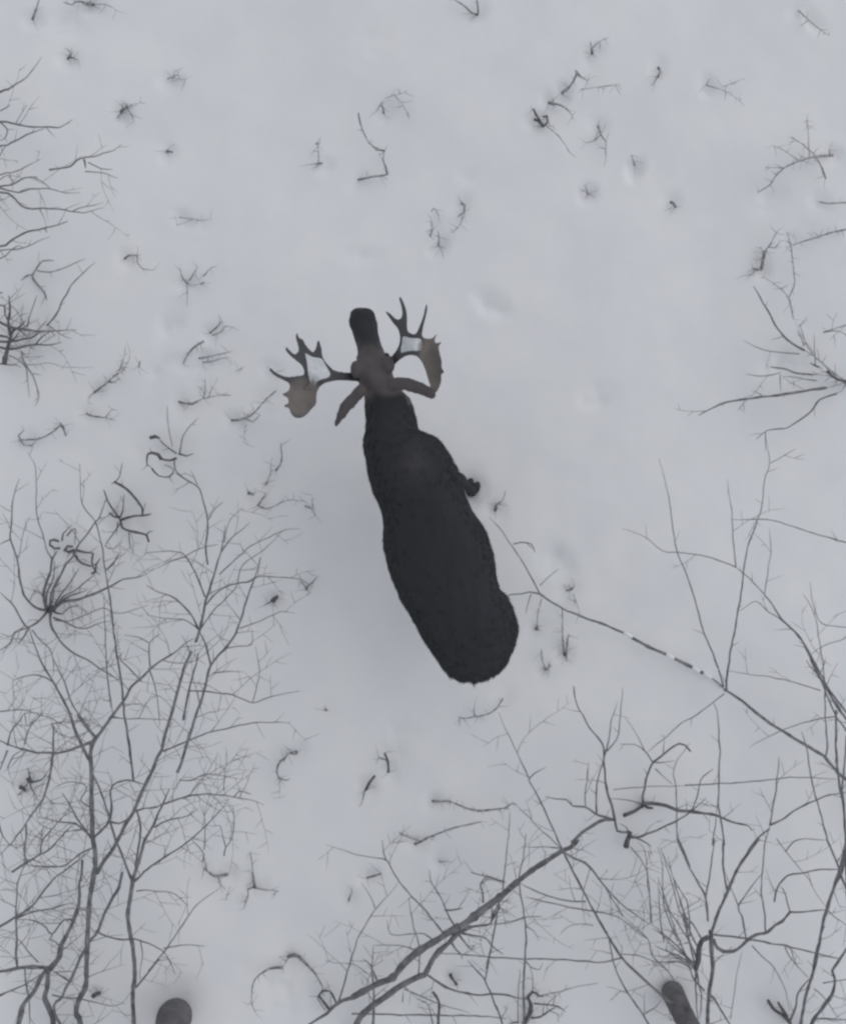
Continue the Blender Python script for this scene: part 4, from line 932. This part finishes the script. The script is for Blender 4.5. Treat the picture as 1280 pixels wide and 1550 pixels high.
# ---------------------------------------------------------------- snow sheet
def axis():
    a = []
    v = -4.9
    while v < 4.9:
        a.append(v); v += 0.034
    a.append(4.9)
    st = 0.034
    lo, hi, x = [], [], 4.9
    while x < 600:
        st *= 1.22; x += st
        hi.append(x); lo.append(-x)
    return lo[::-1] + a + hi
AX = axis()
verts = []
for y in AX:
    for x in AX:
        verts.append((x, y, ground_h(x, y)))
N = len(AX)
faces = [(j * N + i, j * N + i + 1, (j + 1) * N + i + 1, (j + 1) * N + i) for j in range(N - 1) for i in range(N - 1)]
me = bpy.data.meshes.new("snow_ground")
me.from_pydata(verts, [], faces)
me.update()
tag(link("snow_ground", me, None, M_SNOW), kind='structure')

flush_tufts()
build_plants()

# ---------------------------------------------------------------- the moose
moose = bpy.data.objects.new("moose", None)
COL.objects.link(moose)
MO = unproj(650, 800, 0)
moose.location = MO
tag(moose, "dark bull moose with palmate antlers seen from above, standing in open snow", "moose")

def catm(v, t):
    n_ = len(v) - 1
    i = min(int(t), n_ - 1); f = t - i
    p0 = v[max(i - 1, 0)]; p1 = v[i]; p2 = v[i + 1]; p3 = v[min(i + 2, n_)]
    return 0.5 * (2 * p1 + (p2 - p0) * f + (2 * p0 - 5 * p1 + 4 * p2 - p3) * f * f + (3 * p1 - p0 - 3 * p2 + p3) * f ** 3)

# y, left x, right x, z top, z bottom  (photograph pixels / metres)
ST = [(468.5, 539, 557, 1.38, 1.22), (472, 532, 566, 1.44, 1.12), (482, 529, 569, 1.50, 1.08), (494, 529.5, 571, 1.54, 1.10),
      (508, 535, 573, 1.60, 1.14), (522, 539, 577, 1.66, 1.18), (535, 542, 583, 1.72, 1.22), (548, 539, 589, 1.78, 1.25),
      (560, 537, 593, 1.83, 1.27), (574, 540, 597, 1.86, 1.25), (588, 547, 605, 1.86, 1.20), (602, 552, 618, 1.84, 1.13),
      (620, 552.5, 626, 1.83, 1.06), (640, 554, 631, 1.86, 1.00), (654, 553, 635, 1.90, 0.96), (660, 552, 654, 1.93, 0.94),
      (666, 551, 663, 1.95, 0.93), (678, 551, 673, 1.98, 0.90), (698, 554, 686, 2.01, 0.87), (722, 558, 697, 2.01, 0.85), (748, 566, 704, 1.97, 0.84),
      (772, 577, 714, 1.92, 0.84), (800, 580, 732, 1.87, 0.85), (830, 580.5, 744, 1.84, 0.87), (858, 587, 749.5, 1.82, 0.88),
      (884, 596, 753, 1.80, 0.90), (912, 609, 766, 1.79, 0.92), (942, 627, 781, 1.77, 0.94), (966, 639, 781.5, 1.73, 0.97),
      (990, 655, 774, 1.66, 1.00), (1008, 667, 764, 1.58, 1.05), (1022, 679, 749, 1.48, 1.12), (1031, 696, 730, 1.36, 1.22)]
bm = bmesh.new()
def loft(rings):
    prev = None
    first = None
    for r in rings:
        vs = [bm.verts.new(p) for p in r]
        if prev:
            for k in range(len(vs)):
                k2 = (k + 1) % len(vs)
                bm.faces.new((prev[k], prev[k2], vs[k2], vs[k]))
        else:
            first = vs
        prev = vs
    bm.faces.new(first[::-1]); bm.faces.new(prev)
rings = []
cols = list(zip(*ST))
NS = (len(ST) - 1) * 3
for i in range(NS + 1):
    t = i / 3
    y, xl, xr, zt, zb = (catm(c, t) for c in cols)
    zc = zt * 0.52 + zb * 0.48
    ring = []
    L = unproj(xl, y, zc); R_ = unproj(xr, y, zc)
    cx, hw = (L.x + R_.x) / 2, (R_.x - L.x) / 2
    for k in range(28):
        a = 2 * math.pi * k / 28
        ca, sa = math.cos(a), math.sin(a)
        e = 0.85
        xx = math.copysign(abs(ca) ** e, ca) * hw
        zz = zc + (math.copysign(abs(sa) ** (1.0 if sa > 0 else 0.9), sa)) * ((zt - zc) if sa > 0 else (zc - zb))
        # ground-plane y: every vertex of the slice keeps the slice's own depth
        ring.append(Vector((cx + xx, L.y, zz)) - MO)
    rings.append(ring)
loft(rings)

def limb(pts, n_=14):
    """pts: (x, y, z, rx, ry) world metres"""
    V = [list(map(float, c)) for c in zip(*pts)]
    rr = []
    for i in range((len(pts) - 1) * 5 + 1):
        x, y, z, rx, ry = (catm(c, i / 5) for c in V)
        rr.append([Vector((x + rx * math.cos(2 * math.pi * k / n_), y + ry * math.sin(2 * math.pi * k / n_), z)) - MO for k in range(n_)])
    loft(rr)
def foot(px, py):
    return unproj(px, py, 0)
def fore(sx, sy, fx, fy, gx=None):
    # shoulder, elbow, knee, fetlock, hoof
    limb([(sx, sy - .03, 1.40, .12, .16), (sx + (fx - sx) * .15, sy - .05, 1.15, .105, .14), (sx + (fx - sx) * .35, sy + (fy - sy) * .3 - .02, .90, .075, .09),
          (sx + (fx - sx) * .65, sy + (fy - sy) * .65 + .03, .55, .052, .060), (sx + (fx - sx) * .7, sy + (fy - sy) * .7 + .02, .46, .040, .044),
          (fx * .98 + sx * .02, fy, .16, .034, .038), (fx, fy + .01, .06, .046, .055), (fx, fy + .03, -.10, .060, .085)])
def hind(sx, sy, fx, fy):
    limb([(sx, sy, 1.40, .17, .22), (sx + (fx - sx) * .2, sy + .10, 1.12, .13, .19), (sx + (fx - sx) * .4, sy + .12, .92, .085, .12),
          (sx + (fx - sx) * .7, sy - .08, .68, .055, .065), (sx + (fx - sx) * .8, sy - .14, .56, .046, .056),
          (fx, (fy * .6 + (sy - .1) * .4), .28, .036, .038), (fx, fy, .08, .046, .055), (fx, fy + .03, -.10, .058, .080)])
FR = foot(714, 744)
FL = foot(606, 712)
HR = foot(716, 938)
HL = foot(672, 905)
fore(0.10, 0.33, FR.x, FR.y)
fore(-0.25, 0.33, FL.x, FL.y)
hind(0.55, -0.86, HR.x, HR.y)
hind(0.22, -0.80, HL.x, HL.y)
for F in ():
    pass

def ellip(c, ax, seg=18, ring=12):
    """ellipsoid: ax = three half-axis vectors"""
    rr = []
    for i in range(1, ring):
        th = math.pi * i / ring
        rr.append([c + ax[0] * math.cos(th) + ax[1] * math.sin(th) * math.cos(2 * math.pi * k / seg)
                   + ax[2] * math.sin(th) * math.sin(2 * math.pi * k / seg) for k in range(seg)])
    loft(rr)

def ear(pts, z0, z1):
    """pts = centre line (px) with half widths"""
    rr = []
    c = list(zip(*pts))
    m = (len(pts) - 1) * 5
    for i in range(m + 1):
        x, y, hw = (catm(list(q), i / 5) for q in c)
        x2, y2, _ = (catm(list(q), min(i / 5 + .1, len(pts) - 1)) for q in c)
        x1, y1, _ = (catm(list(q), max(i / 5 - .1, 0)) for q in c)
        z = z0 + (z1 - z0) * i / m
        p = unproj(x, y, z)
        t = (unproj(x2, y2, z) - unproj(x1, y1, z)).normalized()
        sd = Vector((-t.y, t.x, 0))
        r = wpx(max(hw, 1.2), z)
        rr.append([p + sd * r * math.cos(2 * math.pi * k / 12) + Vector((0, 0, 1)) * min(r * 0.55, .024) * math.sin(2 * math.pi * k / 12) - MO for k in range(12)])
    loft(rr)
# left ear (hangs back), right ear (stands out)
ear([(551, 585, 9), (540, 598, 10), (527, 612, 10), (516, 628, 8), (509, 642, 4), (507.5, 648, 1.5)], 1.84, 1.80)
ear([(588, 582, 10), (606, 580, 11), (622, 583, 11), (637, 588, 10.5), (650, 595, 9.5), (658, 601, 6)], 1.84, 2.03)
# brow lumps / antler bases, nostril lumps, bell, tail
ellip(unproj(539, 559, 1.80) - MO, (Vector((.045, 0, 0)), Vector((0, .07, 0)), Vector((0, 0, .05))))
ellip(unproj(588, 552, 1.80) - MO, (Vector((.045, 0, 0)), Vector((0, .07, 0)), Vector((0, 0, .05))))
ellip(unproj(537, 480, 1.42) - MO, (Vector((.028, 0, 0)), Vector((0, .035, 0)), Vector((0, 0, .03))))
ellip(unproj(561, 480, 1.42) - MO, (Vector((.028, 0, 0)), Vector((0, .035, 0)), Vector((0, 0, .03))))
for (ex, ey, ez, ax, ay, az) in ((598, 706, 1.87, .12, .20, .09), (652, 704, 1.87, .12, .20, .09),
                                (670, 950, 1.66, .12, .15, .075), (738, 940, 1.66, .12, .15, .075)):
    ellip(unproj(ex, ey, ez) - MO, (Vector((ax, 0, 0)), Vector((-ay * .25, ay, 0)), Vector((0, 0, az))))
ellip(unproj(563, 476, 1.44) - MO, (Vector((.022, 0, 0)), Vector((0, .026, 0)), Vector((0, 0, .03))))
ellip(unproj(548, 484, 1.48) - MO, (Vector((.075, 0, 0)), Vector((0, .075, 0)), Vector((0, 0, .05))))
ellip(unproj(565, 580, 1.05) - MO, (Vector((.05, 0, 0)), Vector((0, .07, 0)), Vector((0, 0, .26))))
ellip(unproj(716, 1022, 1.38) - MO, (Vector((.05, 0, 0)), Vector((0, .05, -.02)), Vector((0, -.01, .12))))
bmesh.ops.recalc_face_normals(bm, faces=bm.faces)
me = bpy.data.meshes.new("raw")
bm.to_mesh(me)
bm.free()

def remesh(me, voxel, smooth_it, smooth_f=0.5):
    o = bpy.data.objects.new("tmp", me)
    COL.objects.link(o)
    r = o.modifiers.new("r", 'REMESH'); r.mode = 'VOXEL'; r.voxel_size = voxel
    if smooth_it:
        s_ = o.modifiers.new("s", 'SMOOTH'); s_.iterations = smooth_it; s_.factor = smooth_f
    dg = bpy.context.evaluated_depsgraph_get()
    out = bpy.data.meshes.new_from_object(o.evaluated_get(dg))
    bpy.data.objects.remove(o)
    return out
body = remesh(me, 0.014, 6)
body.name = "body"

def px_of(co):
    w_ = co + MO
    s = PPM * H / (H - w_.z)
    return w_.x * s + 640, -w_.y * s + 775
def sstep(a, b_, x):
    t = max(0, min(1, (x - a) / (b_ - a)))
    return t * t * (3 - 2 * t)
def coat(co):
    """grey-brown face and ears (a pelage pattern of the animal), slightly paler on the hump; everything else black"""
    x, y = px_of(co)
    nn = noise.noise(Vector((co.x * 9, co.y * 9, co.z * 9))) * 9
    v = sstep(508, 540, y + nn) * (1 - sstep(590, 606, y + nn + (x - 585) * 0.12))
    if co.z > 1.55 and y < 660:
        if x < 551 + nn * .1 and y > 585: v = max(v, 0.9)
        if x > 606 + (y - 570) * .25 and y < 612: v = max(v, 0.9)
    g = math.exp(-(((x - 625) / 22) ** 2 + ((y - 705) / 26) ** 2))
    v = max(v, 0.30 * g)
    if (co.z + MO.z) < 0.9 and y < 620: v = 0
    return v
# tousle the surface a little so that the outline is never smooth
nrm = [v.normal.copy() for v in body.vertices]
vals = []
for v in body.vertices:
    c = v.co
    x, y = px_of(c)
    am = 0.010 if y > 600 else (0.009 if y < 500 else 0.004)
    if c.z < 0.9: am *= 0.3
    dn = noise.noise(Vector((c.x * 16, c.y * 9, c.z * 16))) * am + noise.noise(Vector((c.x * 45, c.y * 28, c.z * 45))) * am * (0.6 if nrm[v.index].z < .6 else .15)
    v.co = c + nrm[v.index] * dn
    vals.append(coat(c))
at = body.attributes.new("coat", 'FLOAT', 'POINT')
at.data.foreach_set("value", vals)
body_o = link("body", body, moose, M_COAT)

# guard hairs lying back along the coat: thin blades rooted on the skin
rng = random.Random(5)
body.calc_loop_triangles()
tris = body.loop_triangles
tot = 0; cum = []
for t in tris:
    tot += t.area; cum.append(tot)
import bisect
fv, ff, fa, fn = [], [], [], []
VC = body.vertices
for _ in range(70000):
    t = tris[min(bisect.bisect(cum, rng.random() * tot), len(tris) - 1)]
    a_, b_ = rng.random(), rng.random()
    if a_ + b_ > 1: a_, b_ = 1 - a_, 1 - b_
    p0, p1, p2 = (VC[i].co for i in t.vertices)
    p = p0 + (p1 - p0) * a_ + (p2 - p0) * b_
    if p.z < 0.75: continue
    x, y = px_of(p)
    cc = coat(p)
    if y < 600 or cc > .5:
        ln = rng.uniform(.010, .020)
    else:
        ln = rng.uniform(.030, .070)
    nn = t.normal
    back = Vector((0.25 + rng.uniform(-.22, .22), -1, rng.uniform(-.4, .1)))
    back = back - nn * back.dot(nn)
    if back.length < .05: continue
    back.normalize()
    dr = (back + nn * (rng.uniform(.015, .05) if nn.z > .55 else rng.uniform(.06, .22))).normalized()
    sd = dr.cross(nn)
    if sd.length < 1e-4: continue
    sd.normalize()
    wd = rng.uniform(.0016, .0032)
    i0 = len(fv)
    p = p - nn * .003
    fv += [p - sd * wd, p + sd * wd, p + dr * ln * .6 + sd * wd * .6, p + dr * ln * .6 - sd * wd * .6, p + dr * ln - nn * ln * .12]
    ff += [(i0, i0 + 1, i0 + 2, i0 + 3), (i0 + 3, i0 + 2, i0 + 4)]
    fa += [cc] * 5
    fn += [tuple(nn)] * 5
me = bpy.data.meshes.new("guard_hair")
me.from_pydata([tuple(v) for v in fv], [], ff)
me.update()
at = me.attributes.new("coat", 'FLOAT', 'POINT')
at.data.foreach_set("value", fa)
link("guard_hair", me, body_o, M_COAT)
me.normals_split_custom_set_from_vertices(fn)      # hair is lit like the skin it lies on

# eyes
for (ex, ey, s_) in ((543.5, 541, -1), (585, 538, 1)):
    bm = bmesh.new()
    bmesh.ops.create_uvsphere(bm, u_segments=12, v_segments=8, radius=.021)
    me = bpy.data.meshes.new("eye"); bm.to_mesh(me); bm.free()
    o = link("eye", me, moose, M_HOOF)
    o.location = unproj(ex, ey, 1.60) - MO

# hooves: cloven pair of toes on every foot
def hoof(F, yaw=0):
    bm = bmesh.new()
    for s_ in (-1, 1):
        rs = []
        for (z, r, ly, fy) in ((0.075, .026, .030, .0), (0.03, .033, .050, .015), (-.03, .038, .066, .035), (-.075, .040, .074, .045)):
            rs.append([bm.verts.new((s_ * .034 + r * math.cos(2 * math.pi * k / 12) * .95, fy + ly * math.sin(2 * math.pi * k / 12) * (1.15 if math.sin(2 * math.pi * k / 12) > 0 else .8), z)) for k in range(12)])
        for a_, c_ in zip(rs, rs[1:]):
            for k in range(12):
                bm.faces.new((a_[k], a_[(k + 1) % 12], c_[(k + 1) % 12], c_[k]))
        bm.faces.new(rs[0]); bm.faces.new(rs[-1][::-1])
    bmesh.ops.recalc_face_normals(bm, faces=bm.faces)
    me = bpy.data.meshes.new("hoof"); bm.to_mesh(me); bm.free()
    o = link("hoof", me, moose, M_HOOF)
    o.location = Vector((F.x, F.y + .02, 0)) - Vector((MO.x, MO.y, 0))
    o.rotation_euler = (0, 0, yaw)
for F, yw in ((FR, -.35), (FL, .1), (HR, -.2), (HL, .1)):
    hoof(F, yw)

# antlers --------------------------------------------------------------
def poly_slab(pts, z, th):
    bm = bmesh.new()
    top = [bm.verts.new(unproj(x, y, z) - MO + Vector((0, 0, th))) for x, y in pts]
    bot = [bm.verts.new(unproj(x, y, z) - MO - Vector((0, 0, th))) for x, y in pts]
    bm.faces.new(top); bm.faces.new(bot[::-1])
    m = len(pts)
    for i in range(m):
        j = (i + 1) % m
        bm.faces.new((top[i], bot[i], bot[j], top[j]))
    bmesh.ops.triangulate(bm, faces=bm.faces)
    bmesh.ops.recalc_face_normals(bm, faces=bm.faces)
    me = bpy.data.meshes.new("slab"); bm.to_mesh(me); bm.free()
    return me
def closed_smooth(pts, k=3):
    out = []
    m = len(pts)
    for i in range(m):
        p0, p1, p2, p3 = pts[i - 1], pts[i], pts[(i + 1) % m], pts[(i + 2) % m]
        for j in range(k):
            t = j / k
            q = [0.5 * (2 * p1[c] + (p2[c] - p0[c]) * t + (2 * p0[c] - 5 * p1[c] + 4 * p2[c] - p3[c]) * t * t
                 + (3 * p1[c] - p0[c] - 3 * p2[c] + p3[c]) * t ** 3) for c in (0, 1)]
            out.append((q[0] * .7 + (p1[0] * (1 - t) + p2[0] * t) * .3, q[1] * .7 + (p1[1] * (1 - t) + p2[1] * t) * .3))
    return out
ZA = 2.0
def bend(me, zf, palm):
    for v in me.vertices:
        c = v.co + MO
        s = PPM * H / (H - ZA)
        x, y = c.x * s + 640, -c.y * s + 775       # slab built at z = ZA
        dz = c.z - ZA
        z = zf(x, y)
        for (cx, cy, rx, ry) in palm:
            z += 0.035 * (min(1.3, math.hypot((x - cx) / rx, (y - cy) / ry)) ** 2 - 1)
        v.co = unproj(x, y, z) + Vector((0, 0, dz)) - MO
def antler(txt, o_, sc, snow, zf, palm):
    pts = [(o_[0] + float(a.split(',')[0]) / sc, o_[1] + float(a.split(',')[1]) / sc) for a in txt.split()]
    me = poly_slab(closed_smooth(pts), ZA, .014)
    out = remesh(me, 0.0055, 4)
    bend(out, zf, palm)
    for v in out.vertices:
        c = v.co
        v.co = c + Vector((0, 0, noise.noise(Vector((c.x * 14, c.y * 14, 3))) * .010))
    pv = []
    for v in out.vertices:      # the broad palm is tan, the tines and the beam dark
        x, y = px_of(v.co)
        pv.append(max(1 - sstep(0.72, 1.1, math.hypot((x - cx) / rx, (y - cy) / ry)) for (cx, cy, rx, ry) in palm))
    pa_ = out.attributes.new("palm", 'FLOAT', 'POINT')
    pa_.data.foreach_set("value", pv)
    a_ = link("antler", out, moose, M_ANT)
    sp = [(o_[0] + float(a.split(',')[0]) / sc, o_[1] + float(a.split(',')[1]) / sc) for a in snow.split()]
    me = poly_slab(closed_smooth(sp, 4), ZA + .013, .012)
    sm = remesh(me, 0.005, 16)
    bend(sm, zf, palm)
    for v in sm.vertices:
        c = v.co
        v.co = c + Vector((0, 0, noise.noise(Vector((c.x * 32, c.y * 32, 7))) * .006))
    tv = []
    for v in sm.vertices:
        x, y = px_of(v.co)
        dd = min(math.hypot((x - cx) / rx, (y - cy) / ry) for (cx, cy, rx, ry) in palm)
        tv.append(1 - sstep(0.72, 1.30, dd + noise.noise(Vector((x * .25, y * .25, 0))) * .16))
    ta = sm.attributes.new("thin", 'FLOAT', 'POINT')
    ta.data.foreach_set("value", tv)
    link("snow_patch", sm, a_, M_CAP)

LEFT = ("1180,600 1100,600 1000,598 900,586 820,556 740,470 700,400 688,300 660,196 632,290 600,356 545,316 500,264 460,190 420,172 "
        "398,112 382,160 406,230 424,322 390,372 340,366 290,310 258,276 268,322 310,376 380,436 450,492 482,550 488,622 380,642 300,652 "
        "220,636 150,604 68,538 92,592 160,644 220,676 290,712 308,750 298,800 260,835 214,848 240,872 285,900 295,950 280,975 240,985 "
        "250,1008 295,1018 320,1080 350,1122 400,1142 460,1132 520,1092 570,1032 625,970 630,880 640,820 670,760 730,718 800,698 870,684 "
        "1000,686 1110,694 1180,700")
LSNOW = "490,352 540,380 590,405 690,420 735,490 790,580 800,620 770,655 700,672 640,700 605,760 560,800 500,800 470,790 520,750 545,700 530,620 520,540 508,450"
RIGHT = ("500,790 545,750 600,682 636,600 642,520 618,432 568,372 518,302 474,232 530,262 590,318 630,328 660,300 668,240 650,150 630,84 "
         "650,72 684,140 712,220 722,300 722,400 734,468 790,498 828,484 866,400 908,290 940,152 954,200 934,300 908,400 892,500 920,543 "
         "1010,543 1066,484 1037,555 1050,600 1116,584 1082,640 1100,740 1117,800 1117,880 1146,930 1112,952 1112,1030 1085,1110 1050,1160 1000,1150 "
         "985,1080 960,1000 930,900 890,810 840,748 770,730 700,745 625,796 560,860 500,860")
RSNOW = "676,520 760,538 840,540 885,556 895,620 890,680 850,690 780,684 700,700 650,712 648,660 664,600"
antler(LEFT, (400, 490), 8.0, LSNOW, lambda x, y: 1.93 + 0.0016 * (540 - x) + 0.0008 * max(0, 560 - y) * (1 if x < 520 else 0) + 0.00001 * (x - 480) ** 2 - 0.30 * sstep(488, 545, x), [(458, 602, 30, 32)])
antler(RIGHT, (520, 440), 7.53, RSNOW, lambda x, y: 1.93 + 0.0012 * (x - 590) - 0.27 * (1 - sstep(586, 628, x)) + 0.0004 * max(0, 540 - y) - 0.0012 * max(0, y - 560), [(655, 542, 22, 42), (655, 570, 18, 32)])
